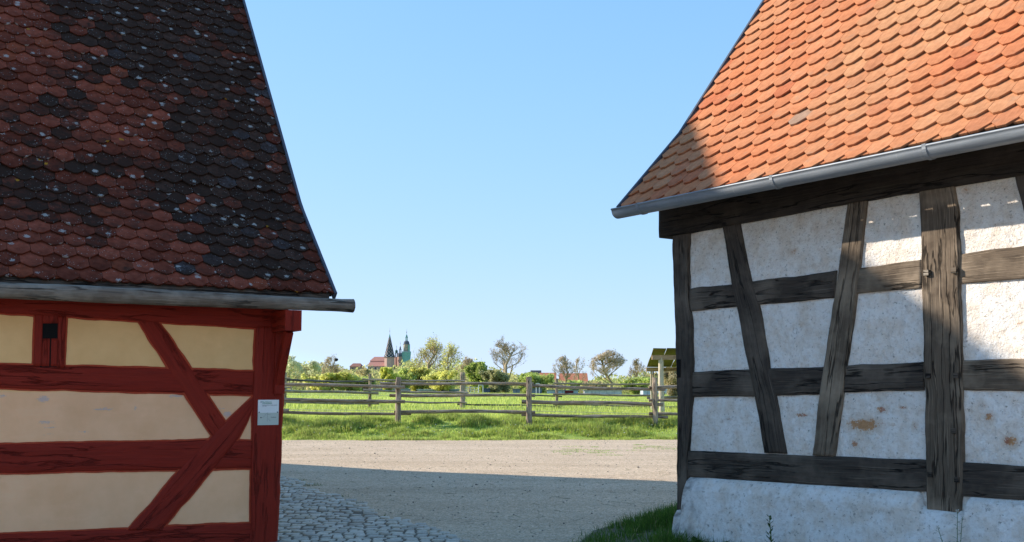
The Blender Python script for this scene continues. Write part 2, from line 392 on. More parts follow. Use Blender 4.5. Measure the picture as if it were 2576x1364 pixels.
def gcol(n, a=(.16, .27, .03), b=(.55, .66, .14), dry=.06):
    t = rng.random((n, 1)); c = np.array(a) * (1 - t) + np.array(b) * t
    d = rng.random(n) < dry; c[d] = np.array((.42, .36, .17)) * (.6 + .6 * rng.random((d.sum(), 1))); return c
def join(parts):
    V = []; Fc = []; C = []; o = 0
    for v, f, c in parts: V.append(v); Fc.append(f + o); C.append(c); o += len(v)
    return np.vstack(V), np.vstack(Fc), np.vstack(C)
parts = []
n = 330000                                    # verge and bank in front of the fence
x = rng.uniform(-10.5, 8, n); t = rng.random(n); y = edge_y(x) - .22 + t * 4.5
cl = fbm(x * 1.5, y * 1.9) * 2.6; keep = rng.random(n) < np.clip(.65 + cl, .15, 1) * np.clip((y - edge_y(x) + .25) * 2.2, .12, 1)
x, y, cl = x[keep], y[keep], cl[keep]
tuft = np.clip(.5 + cl, .25, 1.4); low = np.clip((y - edge_y(x)) * .8, .2, 1)
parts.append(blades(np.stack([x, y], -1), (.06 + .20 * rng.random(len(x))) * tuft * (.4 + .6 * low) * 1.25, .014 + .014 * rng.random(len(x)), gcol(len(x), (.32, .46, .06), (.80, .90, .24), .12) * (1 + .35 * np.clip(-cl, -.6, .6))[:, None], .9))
n = 110000                                    # meadow
y = 35.5 + 175 * rng.random(n)**2.2; x = rng.uniform(-1, 1, n) * (y * .30 + 1) - .03 * y
sc_ = (y / 36)
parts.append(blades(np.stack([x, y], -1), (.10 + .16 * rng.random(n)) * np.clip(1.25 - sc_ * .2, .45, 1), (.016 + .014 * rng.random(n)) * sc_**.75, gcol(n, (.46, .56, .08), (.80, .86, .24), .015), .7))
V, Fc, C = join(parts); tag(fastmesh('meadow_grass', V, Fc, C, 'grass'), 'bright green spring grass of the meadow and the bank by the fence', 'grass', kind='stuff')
# yellow and white flower heads on the bank
n = 260; x = rng.uniform(-8, 6, n); y = edge_y(x) + .3 + rng.random(n) * 2; mb = MB()
for i in range(n):
    z = float(ground_h(x[i], y[i])) + .12 + .06 * rng.random(); mb.col = (.65, .48, .02, 0) if rng.random() < .6 else (.7, .7, .66, 0)
    r = .012 + .01 * rng.random(); mb.lathe([(r * .5, 0), (r, r * .5), (r * .4, r)], (x[i], y[i], z), 5)
tag(mb.build('wildflowers', 'vc'), 'tiny yellow and white flower heads scattered in the bank grass', 'flowers', kind='stuff')

# ------------------------------------------------------------ the two half-timbered houses
class House:
    def __init__(s, name, corner, D, ang, off, label, cat):
        s.p = at(corner[0], 1000, D); s.p[2] = 0
        s.ux = np.array([cos(ang), sin(ang), 0]); s.uy = np.array([-sin(ang), cos(ang), 0])
        s.e = empty(name, tuple(s.p), ang, label, cat)
    def loc(s, x, y, yy=0.):
        r = ray(x, y); t = (yy + (s.p - EYE) @ s.uy) / (r @ s.uy); q = EYE + t * r - s.p
        return np.array([q @ s.ux, q[2]])
    def world(s, x, y, z): return s.p + s.ux * x + s.uy * y + np.array([0, 0, 1.]) * z
def resample(P, ds, n=None):
    P = np.array(P, float); d = np.r_[0, np.cumsum(np.hypot(*np.diff(P, axis=0).T))]
    n = n or max(2, int(d[-1] / ds) + 1); t = np.linspace(0, d[-1], n)
    return np.stack([np.interp(t, d, P[:, 0]), np.interp(t, d, P[:, 1])], -1)
def timber(H, name, A, B, mat, proud=.014, depth=.14, px=True, wob=.006, border=None, label=None, ds=.03, hole=None, relief=.004):
    """A and B: the two long edges (image points measured on the wall face), laid on the wall plane as a real beam"""
    if px: A = [H.loc(*p, -proud) for p in A]; B = [H.loc(*p, -proud) for p in B]
    A = resample(A, ds); B = resample(B, ds, len(A)); n = len(A)
    sd = rnd.random() * 90; t = np.arange(n) * ds
    dirv = (A[-1] - A[0]) / np.linalg.norm(A[-1] - A[0]); nr = np.array([-dirv[1], dirv[0]])
    A = A + nr * (fbm(t * 4 + sd, t * 0 + sd) * wob * 4)[:, None]; B = B + nr * (fbm(t * 4 + sd + 40, t * 0 + sd) * wob * 4)[:, None]
    m = 7; mb = MB(); idx = np.zeros((n, m + 2), int); ou, ov = rnd.random() * 40, rnd.random() * 40
    L = np.r_[0, np.cumsum(np.hypot(*np.diff((A + B) / 2, axis=0).T))]; W = np.hypot(*(B - A).T).mean()
    ws = [0, .0, .05, .27, .5, .73, .95, 1., 1.]
    for i in range(n):
        for j in range(m + 2):
            p = A[i] * (1 - ws[j]) + B[i] * ws[j]; yy = -proud
            if j in (1, m): yy = -proud + .007 + .004 * fbm(t[i] * 9 + sd, j * 3.3)
            elif 1 < j < m: yy = -proud + relief * 2 * float(fbm(t[i] * 6 + sd, j * 2.2 + sd))
            if j in (0, m + 1): yy = depth
            idx[i, j] = mb.vert((p[0], yy, p[1]))
    uvf = lambda i, j: (L[i] + ou, ws[j] * W + ov + (0 if j else -.1) + (.1 if j == m + 1 else 0))
    e1 = np.append(B[0] - A[0], 0); flip = np.cross(np.append(dirv, 0), e1)[2] > 0     # winding so normals face outward
    for i in range(n - 1):
        for j in range(m + 1):
            q = [(i, j), (i + 1, j), (i + 1, j + 1), (i, j + 1)]
            if not flip: q = q[::-1]
            mb.face([idx[a] for a in q], [uvf(*a) for a in q])
    for i, rev in ((0, False), (n - 1, True)):
        q = list(range(m + 2)); q = q[::-1] if rev != (not flip) else q
        mb.face([idx[i, j] for j in q], [(ou + ws[j] * .03, ov + ws[j] * W) for j in q])
    o = mb.build(name, mat, H.e, True)
    if label: o['label'] = label
    if border is not None:
        H.bk = getattr(H, 'bk', 0) + 1; yb = -.003 - .0011 * (H.bk % 7); bw = .018
        for E_, s_ in ((A, 1), (B, -1)):
            d2 = (A - B); d2 /= np.linalg.norm(d2, axis=1)[:, None]; d2 *= s_
            for i in range(0, n - 1):
                w0 = bw * (.8 + 1.6 * abs(float(fbm(i * .11 + sd, sd)))); w1 = bw * (.8 + 1.6 * abs(float(fbm((i + 1) * .11 + sd, sd))))
                a, b = E_[i], E_[i + 1]; c, d = b + d2[i + 1] * w1, a + d2[i] * w0
                P = [(a[0], yb, a[1]), (b[0], yb, b[1]), (c[0], yb, c[1]), (d[0], yb, d[1])]
                border.poly(P)
    return o
class Prof:                       # roof cross-section from eave to ridge: a list of (y, z) corners
    def __init__(s, P):
        s.P = np.array(P, float); d = np.diff(s.P, axis=0); s.L = np.r_[0, np.cumsum(np.hypot(*d.T))]; s.a = np.arctan2(d[:, 1], d[:, 0])
    def at(s, t, off=0.):
        k = int(np.clip(np.searchsorted(s.L, t, 'right') - 1, 0, len(s.a) - 1)); a = s.a[k]
        for m in range(1, len(s.a)):      # blend round each kink so that the tiles sweep
            if abs(t - s.L[m]) < .35: bl = (t - s.L[m] + .35) / .7; a = s.a[m - 1] * (1 - bl) + s.a[m] * bl
        y = s.P[k, 0] + (t - s.L[k]) * cos(s.a[k]); z = s.P[k, 1] + (t - s.L[k]) * sin(s.a[k])
        return y - off * sin(a), z + off * cos(a), a
def front(y0, z0, kick, a1, a2, ridge):
    k = kick * cos(a1); zk = z0 + kick * sin(a1); return Prof([(y0, z0), (y0 + k, zk), (ridge, zk + (ridge - y0 - k) * tan(a2))])
def tiles(H, name, pr, x0, x1, w, ex, th, pd, tip, mat, colf, mirror=None, jit=1., sh0=0., tip_tone=.82):
    mb = MB(); rows = int((pr.L[-1] - (pd + .07) - sh0) / ex)
    for i in range(-1, rows):
        t0 = i * ex + sh0 if i >= 0 else 0.035 + sh0
        up, L = (2 if i < 0 else 1), ex + pd + .07
        ybase, zbase, a = pr.at(t0 + ex * .5); yb0, zb0, a0 = pr.at(t0); ca, sa = cos(a), sin(a)
        sh = (.5 if i % 2 else 0.) * w
        xx = x0 - sh; k = 0
        while xx < x1 - .01:
            a_, b_ = max(xx, x0), min(xx + w, x1)
            if b_ - a_ > .03:
                cx = (xx + w / 2); r1, r2, r3 = (rnd.random() - .5) * jit, (rnd.random() - .5) * jit, (rnd.random() - .5) * jit
                wh = w / 2 - .0022; tw = tip * w / 2
                out = [(-wh, L), (-wh, pd * (1 + r1 * .12)), (-tw, 0), (tw, 0), (wh, pd * (1 + r2 * .12)), (wh, L)]
                pts = []
                for (p, q) in out:
                    p2 = p + (q - pd) * .03 * r1; q2 = q + .010 * r3 + p * .05 * r2
                    gx_ = min(max(cx + p2, x0), x1); pts.append((gx_, q2))
                c = colf(cx, i, H, pr, t0); n0 = len(mb.v); lift0 = th * (1.4 if tip_tone < .7 else 1.05) + .004 * abs(r2) + (0 if i >= 0 else -th * .9); lift1 = .001
                uo, vo = rnd.random() * 60, rnd.random() * 60; mb.col = c
                for lay in (0, 1):
                    for kq, (gx_, q) in enumerate(pts):
                        gr = tip_tone if kq in (2, 3) else ((1 + tip_tone) / 2 if kq in (1, 4) else 1.); gr *= (1 if lay else .45); mb.col = (c[0] * gr, c[1] * gr, c[2] * gr, min(1, c[3] + (1 - gr) * .35 * (tip_tone < .7)))  # tile colour darkens towards the tip and on the lower layer
                        f = q / L; lf = lift0 * (1 - f) + lift1 * f + (th * (1 if lay else 0) * (1 if q < L * .9 else .2))
                        yy = yb0 + q * ca - lf * sa; zz = zb0 + q * sa + lf * ca
                        mb.vert((gx_, yy if not mirror else 2 * mirror - yy, zz))
                T = [n0 + 6 + k_ for k_ in range(6)]; Bm = [n0 + k_ for k_ in range(6)]
                uv = [(p[0] - cx + uo, p[1] + vo) for p in pts]
                top, bot = (T[::1], uv[::1])
                rv = -1 if mirror else 1
                mb.face(T[::rv], uv[::rv])
                for k_ in range(5):
                    q = [Bm[k_], Bm[k_ + 1], T[k_ + 1], T[k_]]; u4 = [uv[k_], uv[k_ + 1], (uv[k_ + 1][0], uv[k_ + 1][1] - th), (uv[k_][0], uv[k_][1] - th)]
                    mb.face(q[::rv], u4[::rv])
                if i < 3: mb.face(Bm[::-rv], uv[::-rv])
            xx += w; k += 1
    return mb.build(name, mat, H.e)
def deck(H, prs, x0, x1, th=.03, cut=.10):
    mb = MB(); R = prs[0].P[-1, 0]
    for mir, pr in enumerate(prs):
        f = (lambda y: y) if not mir else (lambda y: 2 * R - y)
        ts = [cut] + list(pr.L[1:])
        up = [pr.at(t, -.004)[:2] for t in ts]; dn = [pr.at(t, -.004 - th)[:2] for t in ts]
        up[-1] = (R, up[-1][1]); dn[-1] = (R, dn[-1][1])
        for a, b in zip(range(len(ts) - 1), range(1, len(ts))):
            mb.poly([(x0, f(up[a][0]), up[a][1]), (x1, f(up[a][0]), up[a][1]), (x1, f(up[b][0]), up[b][1]), (x0, f(up[b][0]), up[b][1])], [(x0, a), (x1, a), (x1, b), (x0, b)])
            mb.poly([(x0, f(dn[b][0]), dn[b][1]), (x1, f(dn[b][0]), dn[b][1]), (x1, f(dn[a][0]), dn[a][1]), (x0, f(dn[a][0]), dn[a][1])], [(x0, b), (x1, b), (x1, a), (x0, a)])
        mb.poly([(x0, f(dn[0][0]), dn[0][1]), (x1, f(dn[0][0]), dn[0][1]), (x1, f(up[0][0]), up[0][1]), (x0, f(up[0][0]), up[0][1])])
        for x in (x0, x1): mb.poly([(x, f(p[0]), p[1]) for p in up] + [(x, f(p[0]), p[1]) for p in dn[::-1]])
    return mb.build('roof_boarding', 'wood_dark', H.e)
def verge(H, prs, x, s_, wd=.03, h=.085, name='verge_flashing'):
    """metal-capped board along the sloping gable edge; s_ = +1 outside towards +x"""
    mb = MB(); R = prs[0].P[-1, 0]
    for mir, pr in enumerate(prs):
        ts = list(np.linspace(-.01, pr.L[-1], 60))
        up = [pr.at(t, .052)[:2] for t in ts]; dn = [pr.at(t, .052 - h)[:2] for t in ts]; up[-1] = (R, up[-1][1]); dn[-1] = (R, dn[-1][1])
        f = (lambda y: y) if not mir else (lambda y: 2 * R - y)
        xs = (x, x + s_ * wd)
        for i in range(len(ts) - 1):
            a, b, c, d = [(f(q[0]), q[1]) for q in (up[i], up[i + 1], dn[i + 1], dn[i])]
            mb.poly([(xs[0], *a), (xs[1], *a), (xs[1], *b), (xs[0], *b)]); mb.poly([(xs[0], *d), (xs[0], *c), (xs[1], *c), (xs[1], *d)])
            for xx in xs: mb.poly([(xx, *a), (xx, *b), (xx, *c), (xx, *d)])
        a, d = (f(up[0][0]), up[0][1]), (f(dn[0][0]), dn[0][1]); mb.poly([(xs[0], *a), (xs[0], *d), (xs[1], *d), (xs[1], *a)])
    return mb.build(name, 'flash', H.e)
def core(H, prs, x0, x1, mat, c, base=-.3):
    R = prs[0].P[-1, 0]; P = []
    for mir, pr in enumerate(prs):
        yk = .03; k1 = pr.P[1]; pts = [(yk, base), (yk, pr.P[0, 1] + (yk - pr.P[0, 0]) * tan(pr.a[0]) - .10)] if yk < k1[0] else [(k1[0] - .4, base)]
        pts += [(p[0] + .05, p[1] - .10) for p in pr.P[1:-1]]
        if mir == 0: P += pts + [(R, pr.P[-1, 1] - .2)]
        else: P += [(2 * R - p[0], p[1]) for p in pts[::-1]]
    mb = MB(); mb.col = (*c, 0)
    mb.poly([(x0, *p) for p in P[::-1]]); mb.poly([(x1, *p) for p in P])
    for a, b in zip(P, P[1:] + P[:1]): mb.poly([(x0, *a), (x1, *a), (x1, *b), (x0, *b)])
    return mb.build('gable_wall', mat, H.e)
def wallgrid(H, name, xs, zs, disp, col, stains, mat, ycol=None):
    def fn(X, Z): return np.stack([X, disp(X, Z), Z], -1)
    def cf(X, Z):
        C = np.ones(X.shape + (4,)); C[..., :3] = col(X, Z); C[..., 3] = 0
        for (px, py, rx_, ry_, s_) in stains:
            c = H.loc(px, py); q = ((X - c[0]) / rx_)**2 + ((Z - c[1]) / ry_)**2
            C[..., 3] = np.maximum(C[..., 3], s_ * np.exp(-q))
        return C
    return gridmesh(name, xs, zs, fn, cf, mat, H.e)

# ================= left: red and cream farmhouse
L_ = House('farmhouse', (700, 1000), 11.5, atan2(.51348856, .85809644), 0,
           'cream farmhouse with red painted timbers under a steep roof of dark lichened tiles', 'house')
E0 = L_.loc(838, 745, -.35)
RL = 5.765 ; prL = front(-.35, E0[1], 1.585, radians(44.6), radians(52.7), RL)
prL2 = Prof([(2 * RL - 14.5, 2.4), (2 * RL - 12.85, 3.5), (2 * RL - 11.55, 5.75), (RL, prL.P[-1, 1])])
xe = E0[0]
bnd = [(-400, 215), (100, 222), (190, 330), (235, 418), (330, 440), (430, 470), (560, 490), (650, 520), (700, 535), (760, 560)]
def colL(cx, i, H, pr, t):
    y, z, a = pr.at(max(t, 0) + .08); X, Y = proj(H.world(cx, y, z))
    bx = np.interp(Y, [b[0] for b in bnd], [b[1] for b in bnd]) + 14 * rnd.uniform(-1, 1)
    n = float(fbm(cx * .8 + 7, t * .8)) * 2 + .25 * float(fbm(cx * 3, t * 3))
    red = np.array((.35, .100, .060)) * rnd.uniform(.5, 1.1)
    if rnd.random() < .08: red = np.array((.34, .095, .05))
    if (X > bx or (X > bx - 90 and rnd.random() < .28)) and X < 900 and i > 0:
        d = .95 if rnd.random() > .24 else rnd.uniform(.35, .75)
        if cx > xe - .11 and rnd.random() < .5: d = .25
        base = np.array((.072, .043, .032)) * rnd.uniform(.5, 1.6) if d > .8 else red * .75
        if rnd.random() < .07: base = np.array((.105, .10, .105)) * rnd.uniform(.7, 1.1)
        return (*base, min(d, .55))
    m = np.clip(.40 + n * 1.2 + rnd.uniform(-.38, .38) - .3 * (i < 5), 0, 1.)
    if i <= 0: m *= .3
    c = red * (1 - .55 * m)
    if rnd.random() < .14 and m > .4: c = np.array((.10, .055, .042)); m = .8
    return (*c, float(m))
tl = tiles(L_, 'roof', prL, xe - 13, xe, .205, .178, .018, .062, .22, 'tile_old', colL, jit=1.8, tip_tone=.5)
tl['label'] = 'steep roof of pointed clay tiles, dark and lichened to the right, redder to the left'
tiles(L_, 'rear_roof', prL2, xe - 13, xe, .41, .356, .015, .1, .22, 'tile_old', lambda *a: (.12, .05, .035, .5), mirror=RL)
deck(L_, (prL, prL2), xe - 13, xe - .005, cut=.03); verge(L_, (prL, prL2), xe + .001, 1)
core(L_, (prL, prL2), -12.8, -.03, 'plaster_cream', (.60, .45, .28))
def Z2(*pts): return [(x * .5084, 670.8 + y * .5084) for x, y in pts]      # measurements taken on an enlargement
stL = [(*Z2((215, 655))[0], .07, .035, .9), (*Z2((510, 705))[0], .13, .02, .75), (*Z2((225, 770))[0], .1, .02, .8), (*Z2((250, 795))[0], .08, .014, .7),
       (*Z2((420, 818))[0], .07, .012, .7), (*Z2((870, 640))[0], .1, .03, .75), (*Z2((1125, 730))[0], .06, .04, .9), (*Z2((668, 700))[0], .02, .03, .8), (*Z2((240, 832))[0], .08, .01, .7),
       (*Z2((10, 640))[0], .06, .02, .7), (*Z2((1100, 700))[0], .05, .015, .7), (*Z2((830, 1290))[0], .03, .03, .7)]
zr = L_.loc(320, 985)[1]
def colp(X, Z):
    n = fbm(X * 1.2, Z * 1.2)[..., None]; t = smooth((Z - zr + .02) / .04)[..., None]
    up = np.array((.93, .55, .235)); lo = np.array((.97, .54, .295))
    return (lo * (1 - t) + up * t) * (1 + .22 * n)
wallgrid(L_, 'wall', np.concatenate([np.linspace(-12.8, -4.1, 60), np.linspace(-4, -.02, 320)]), np.linspace(0, 2.75, 180), lambda X, Z: .004 * fbm(X * 3, Z * 3), colp, stL, 'plaster_cream')
bo = MB()
W = lambda *a, **k: timber(L_, *a, border=bo, **k)
W('wall_plate', Z2((-2600, -30), (-900, 60), (0, 110), (1425, 190)), Z2((-2600, 50), (-900, 165), (0, 228), (670, 268), (1270, 304), (1436, 314)), 'wood_red', proud=.024)
W('rail', Z2((-2600, 390), (-900, 450), (0, 483), (1262, 520)), Z2((-2600, 530), (-900, 575), (0, 603), (1258, 633)), 'wood_red', proud=.013)
W('rail', Z2((-2600, 950), (-900, 905), (0, 880), (1050, 858), (1256, 862)), Z2((-2600, 1110), (-900, 1050), (0, 1022), (1250, 998)), 'wood_red', proud=.013)
W('sill', Z2((-2600, 1460), (-900, 1370), (0, 1325), (1250, 1270)), Z2((-2600, 1620), (-900, 1520), (0, 1480), (1250, 1440)), 'wood_red', proud=.014)
W('brace', Z2((676, 255), (860, 545), (1062, 860)), Z2((776, 255), (960, 530), (1138, 800)), 'wood_red', proud=.016)
W('brace', Z2((1262, 632), (1050, 838), (860, 1040), (634, 1306)), Z2((1262, 688), (1180, 850), (1040, 1020), (800, 1306)), 'wood_red', proud=.020)
W('corner_post', Z2((1272, 296), (1258, 632), (1250, 870), (1243, 1270), (1233, 1470)), Z2((1424, 296), (1405, 560), (1392, 870), (1370, 1364), (1366, 1470)), 'wood_red', proud=.028, wob=.008, label='thick red corner post of the farmhouse')
# short post, split around its square hole and slit
zp = Z2((175, 232), (166, 492)); zq = Z2((328, 244), (318, 500))
W('post', zp, Z2((213, 232), (207, 492)), 'wood_red', proud=.018, wob=.001)
W('post', Z2((288, 244), (280, 500)), zq, 'wood_red', proud=.018, wob=.001)
W('post', Z2((212, 232), (211, 281)), Z2((289, 232), (288, 281)), 'wood_red', proud=.0165, wob=.0005)
W('post', Z2((210, 356), (206, 494)), Z2((249, 356), (245, 494)), 'wood_red', proud=.0165, wob=.0005)
W('post', Z2((254, 356), (250, 494)), Z2((288, 356), (281, 494)), 'wood_red', proud=.0165, wob=.0005)
mb = MB(); a = L_.loc(*Z2((205, 275))[0]); b = L_.loc(*Z2((292, 500))[0])
mb.box((a[0], -.0045, b[1]), (b[0], -.0125, a[1])); mb.build('hole', 'black', L_.e)
bo.build('lining', 'border', L_.e)
# gutter log resting below the tile points
c0 = L_.loc(0, 732, -.42); c1 = L_.loc(888, 768, -.42); d_ = (c1 - c0)
pts = []; rad = []
for i in range(60):
    f = -1.2 + 2.2 * i / 59; p = c0 + d_ * f; pts.append((p[0], -.42 + .012 * sin(f * 3), p[1] + .006 * sin(f * 4 + 1))); rad.append(.074 + .006 * sin(f * 5))
rad[-1] = .074
mb = MB(); mb.tube(pts, rad, 20, True, .05); o = mb.build('gutter_log', 'wood_log', L_.e, False); o.data.polygons.foreach_set('use_smooth', [True] * len(o.data.polygons))
o['label'] = 'long silvered round log serving as the farmhouse gutter'
# outrigger carrying the log, with its knee
q = L_.loc(*Z2((1425, 225))[0], -.5); q2 = L_.loc(*Z2((1478, 312))[0], -.5)
xb, xb2 = -.10, .075
mb = MB(); mb.box((xb, -.47, q2[1] - .01), (xb2, .1, q[1] + .025)); mb.build('outrigger_beam', 'wood_red', L_.e)
mb = MB(); R_ = Matrix.Translation((xb + .09, -.03, q2[1] - .55)) @ Matrix.Rotation(radians(29), 4, 'X'); mb.box((-.045, -.045, 0), (.035, .045, .62), R_); mb.box((xb + .035, -.07, q2[1] - .66), (xb + .145, -.0, q2[1])); mb.build('knee_bracket', 'wood_red', L_.e)
# dark boarding between plate and roof
mb = MB(); z1 = L_.loc(320, 740)[1]; mb.box((-12.8, -.012, 2.5), (.0, .02, 2.86)); mb.build('eaves_board', 'wood_dark', L_.e)
mb = MB(); mb.box((-12.8, -.345, E0[1] - .09), (xe - .04, -.315, E0[1] + .014)); mb.build('fascia', 'wood_dark', L_.e)
# stone plinth
mb = MB(); mb.col = (.2, .19, .17, 0); mb.box((-12.8, -.05, -.2), (.03, .03, .05)); mb.build('plinth', 'vc', L_.e)

# information plate screwed to the corner post
a = L_.loc(649.5, 1006, -.036); b = L_.loc(700.5, 1069, -.036); pw, ph = b[0] - a[0], a[1] - b[1]
sg = empty('information_sign', tuple(L_.world(a[0], -.036, b[1])), atan2(.51348856, .85809644), 'small white and grey enamel information sign screwed to the red corner post', 'sign')
mb = MB(); mb.box((0, 0, ph * .485), (pw, .006, ph)); mb.build('upper_panel', 'white', sg)
mb = MB(); mb.box((0, 0, 0), (pw, .006, ph * .485)); mb.build('lower_panel', 'greenish', sg)
def text(body, x, z, size, mat, par=sg, bold=.0):
    cu = bpy.data.curves.new('lettering', 'FONT'); cu.body = body; cu.size = size; cu.extrude = .0006; cu.offset = bold; cu.materials.append(M[mat])
    t_ = bpy.data.objects.new('t', cu); col0.objects.link(t_); bpy.context.view_layer.update(); me = bpy.data.meshes.new_from_object(t_.evaluated_get(bpy.context.evaluated_depsgraph_get())); bpy.data.objects.remove(t_)
    o = bpy.data.objects.new('lettering', me); col0.objects.link(o); o.parent = par; o.location = (x, -.0013, z); o.rotation_euler = (radians(90), 0, 0)
text('64', pw * .11, ph * .895, ph * .062, 'ink', bold=.0003); text('Bauernhaus aus\nUnterlindelbach', pw * .2, ph * .895, ph * .062, 'inkgreen', bold=.0002)
text('Landkreis Forchheim, Gemeinde Igensdorf,\nerbaut 1686', pw * .2, ph * .775, ph * .035, 'ink')
text('Unterlindelbach', pw * .63, ph * .295, ph * .033, 'ink', bold=.0003)
mb = MB()
for P in ([(.2, .29), (.3, .33), (.37, .43), (.46, .47)], [(.47, .5), (.46, .35), (.45, .13)], [(.46, .24), (.5, .245), (.56, .19), (.62, .16)], [(.46, .42), (.6, .41)]):
    mb.tube([(pw * p, -.001, ph * q) for p, q in P], .0007, 4)
mb.box((pw * .12, -.0015, ph * .275), (pw * .18, 0, ph * .3)); mb.poly([(pw * .125, -.0016, ph * .3), (pw * .175, -.0016, ph * .3), (pw * .15, -.0016, ph * .33)])
mb.build('map_lines', 'ink', sg)
for fx in (.055, .935):
    mb = MB(); mb.tube([(pw * fx, -.006, ph * .505), (pw * fx, 0.001, ph * .505)], .0062, 12); mb.build('screw', 'ink', sg)

def ridge(H, pr, x0, x1, c, mat):
    mb = MB(); mb.col = (*c, .3); y, z = pr.P[-1]; k = x0
    while k < x1: mb.tube([(k, y, z - .02), (min(k + .36, x1), y, z - .02)], [.085, .10], 10); k += .34
    mb.build('ridge_tiles', mat, H.e)
ridge(L_, prL, xe - 13, xe, (.2, .06, .04), 'tile_old')
# ================= right: white barn with dark timbers
R_h = House('barn', (1700, 1000), 11.0, atan2(-.81951701, .57305486), 0,
            'white plastered barn with dark weathered timbers under an orange tiled roof', 'barn')
oR = .55
E1 = R_h.loc(1563, 527, -oR); prR = front(-oR, E1[1], 1.26, radians(45.3), radians(52.1), 5.2 - oR)
xr = E1[0]
def colR(cx, i, H, pr, t):
    v = rnd.random(); b = rnd.uniform(.93, 1.06)
    if v < .55: c = (.62, .228, .105)
    elif v < .88: c = (.64, .262, .128)
    else: c = (.57, .19, .092)
    if rnd.random() < .002: c = (.42, .27, .19); b = 1
    k = float(np.clip(.15 + 1.4 * fbm(cx * .9, t * .9 + 5) + .06 * cx, 0, .6)); c = tuple(u * (1 - k) + q * k for u, q in zip(c, (.58, .33, .17)))
    return (c[0] * b, c[1] * b, c[2] * b, 0)
tr = tiles(R_h, 'roof', prR, xr, xr + 9.2, .212, .205, .021, .074, .32, 'tile_new', colR, sh0=-.03, jit=1.4)
tr['label'] = 'sunlit roof of pointed orange clay tiles'
tiles(R_h, 'rear_roof', prR, xr, xr + 9.2, .424, .41, .02, .1, .36, 'tile_new', colR, mirror=prR.P[-1, 0])
deck(R_h, (prR, prR), xr + .005, xr + 9.2, cut=.10); verge(R_h, (prR, prR), xr - .001, -1); ridge(R_h, prR, xr, xr + 9.2, (.55, .2, .1), 'tile_new')
core(R_h, (prR, prR), .03, 9, 'plaster_white', (.66, .64, .60))
def Z6(*pts): return [(1610 + x * .375, 469.6 + y * .375) for x, y in pts]
def Z7(*pts): return [(1610 + x * .375, 905.6 + y * .375) for x, y in pts]
stR = [(*Z7((1500, 440))[0], .26, .085, 1.05), (*Z7((1620, 333))[0], .085, .05, .95), (*Z7((1760, 320))[0], .06, .025, .8), (*Z7((1440, 570))[0], .055, .06, .95),
       (*Z7((1845, 450))[0], .05, .06, .75), (*Z7((1080, 370))[0], .13, .03, .85), (*Z7((600, 398))[0], .06, .018, .8), (*Z7((705, 265))[0], .07, .015, .75),
       (*Z7((2290, 300))[0], .08, .06, .8), (*Z7((2340, 380))[0], .07, .06, .85), (*Z7((2490, 545))[0], .09, .07, 1.), (*Z7((1690, 435))[0], .05, .02, .7), (*Z7((1600, 268))[0], .03, .03, .7),
       (*Z6((1025, 435))[0], .07, .05, .8), (*Z6((1100, 925))[0], .09, .03, .7), (*Z6((2190, 20))[0], .05, .05, .75), (*Z6((2440, 250))[0], .1, .012, .8), (*Z6((2550, 915))[0], .07, .03, .8)]
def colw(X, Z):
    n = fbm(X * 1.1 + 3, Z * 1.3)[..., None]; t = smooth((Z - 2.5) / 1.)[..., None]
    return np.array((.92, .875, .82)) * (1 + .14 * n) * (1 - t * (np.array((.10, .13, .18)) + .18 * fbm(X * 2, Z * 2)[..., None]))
def dispw(X, Z): return .0 + .020 * fbm(X * 1.6, Z * 1.6) + .014 * fbm(X * 9, Z * 9, 3)
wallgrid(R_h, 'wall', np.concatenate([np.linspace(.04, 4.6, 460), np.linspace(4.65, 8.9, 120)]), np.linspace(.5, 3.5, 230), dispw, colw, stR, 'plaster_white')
T = lambda *a, **k: timber(R_h, *a, **k)
T('wall_plate', [(1657, 515), (1857, 480), (2576, 345), (2900, 285)], [(1657, 599), (1690, 594), (1857, 561), (2127, 511), (2311, 481), (2576, 436), (2900, 380)], 'wood_eave_shade', proud=.075, depth=.2, wob=.004)
T('corner_post', [(1690, 585), (1689, 650), (1695, 740), (1698, 850), (1699, 900), (1702, 1000), (1703, 1150), (1703, 1283)], [(1733, 582), (1731, 650), (1729, 750), (1735, 800), (1739, 930), (1739, 1000), (1729, 1130), (1729, 1283)], 'wood_dark', proud=.045, wob=.011, relief=.008)
T('post', [(2311, 470), (2317, 620), (2318, 725), (2322, 912), (2327, 999), (2328, 1160), (2331, 1237), (2332, 1300)], [(2394, 460), (2407, 526), (2410, 608), (2416, 841), (2418, 912), (2420, 999), (2422, 1164), (2422, 1236), (2414, 1260), (2412, 1300)], 'wood_brown', proud=.040, wob=.008, relief=.008, label='thick grey brown post of the barn with pegs')
T('brace', Z6((545, 255), (570, 380), (612, 660), (655, 850), (700, 1100), (728, 1240)) + Z7((765, 250), (790, 380), (832, 624)), Z6((665, 240), (685, 370), (735, 620), (790, 790), (835, 1020), (862, 1240)) + Z7((905, 240), (920, 325), (972, 630)), 'wood_dark', proud=.030, wob=.006)
T('brace', Z6((1388, 95), (1345, 440), (1300, 740), (1280, 890), (1240, 1150)) + Z7((1200, 250), (1153, 642)), Z6((1524, 75), (1495, 330), (1470, 540), (1450, 720), (1425, 890), (1395, 1130)) + Z7((1358, 220), (1297, 648)), 'wood_brown', proud=.030, wob=.006)
T('rail', Z6((328, 683), (612, 655), (1315, 565)), Z6((318, 840), (640, 808), (1300, 742)), 'wood_dark', proud=.020)
T('rail', Z6((1440, 550), (1887, 490)), Z6((1430, 718), (1887, 680)), 'wood_brown', proud=.022)
T('rail', Z6((2110, 453), (2576, 400), (3400, 300)), Z6((2110, 653), (2576, 615), (3400, 560)), 'wood_brown', proud=.022)
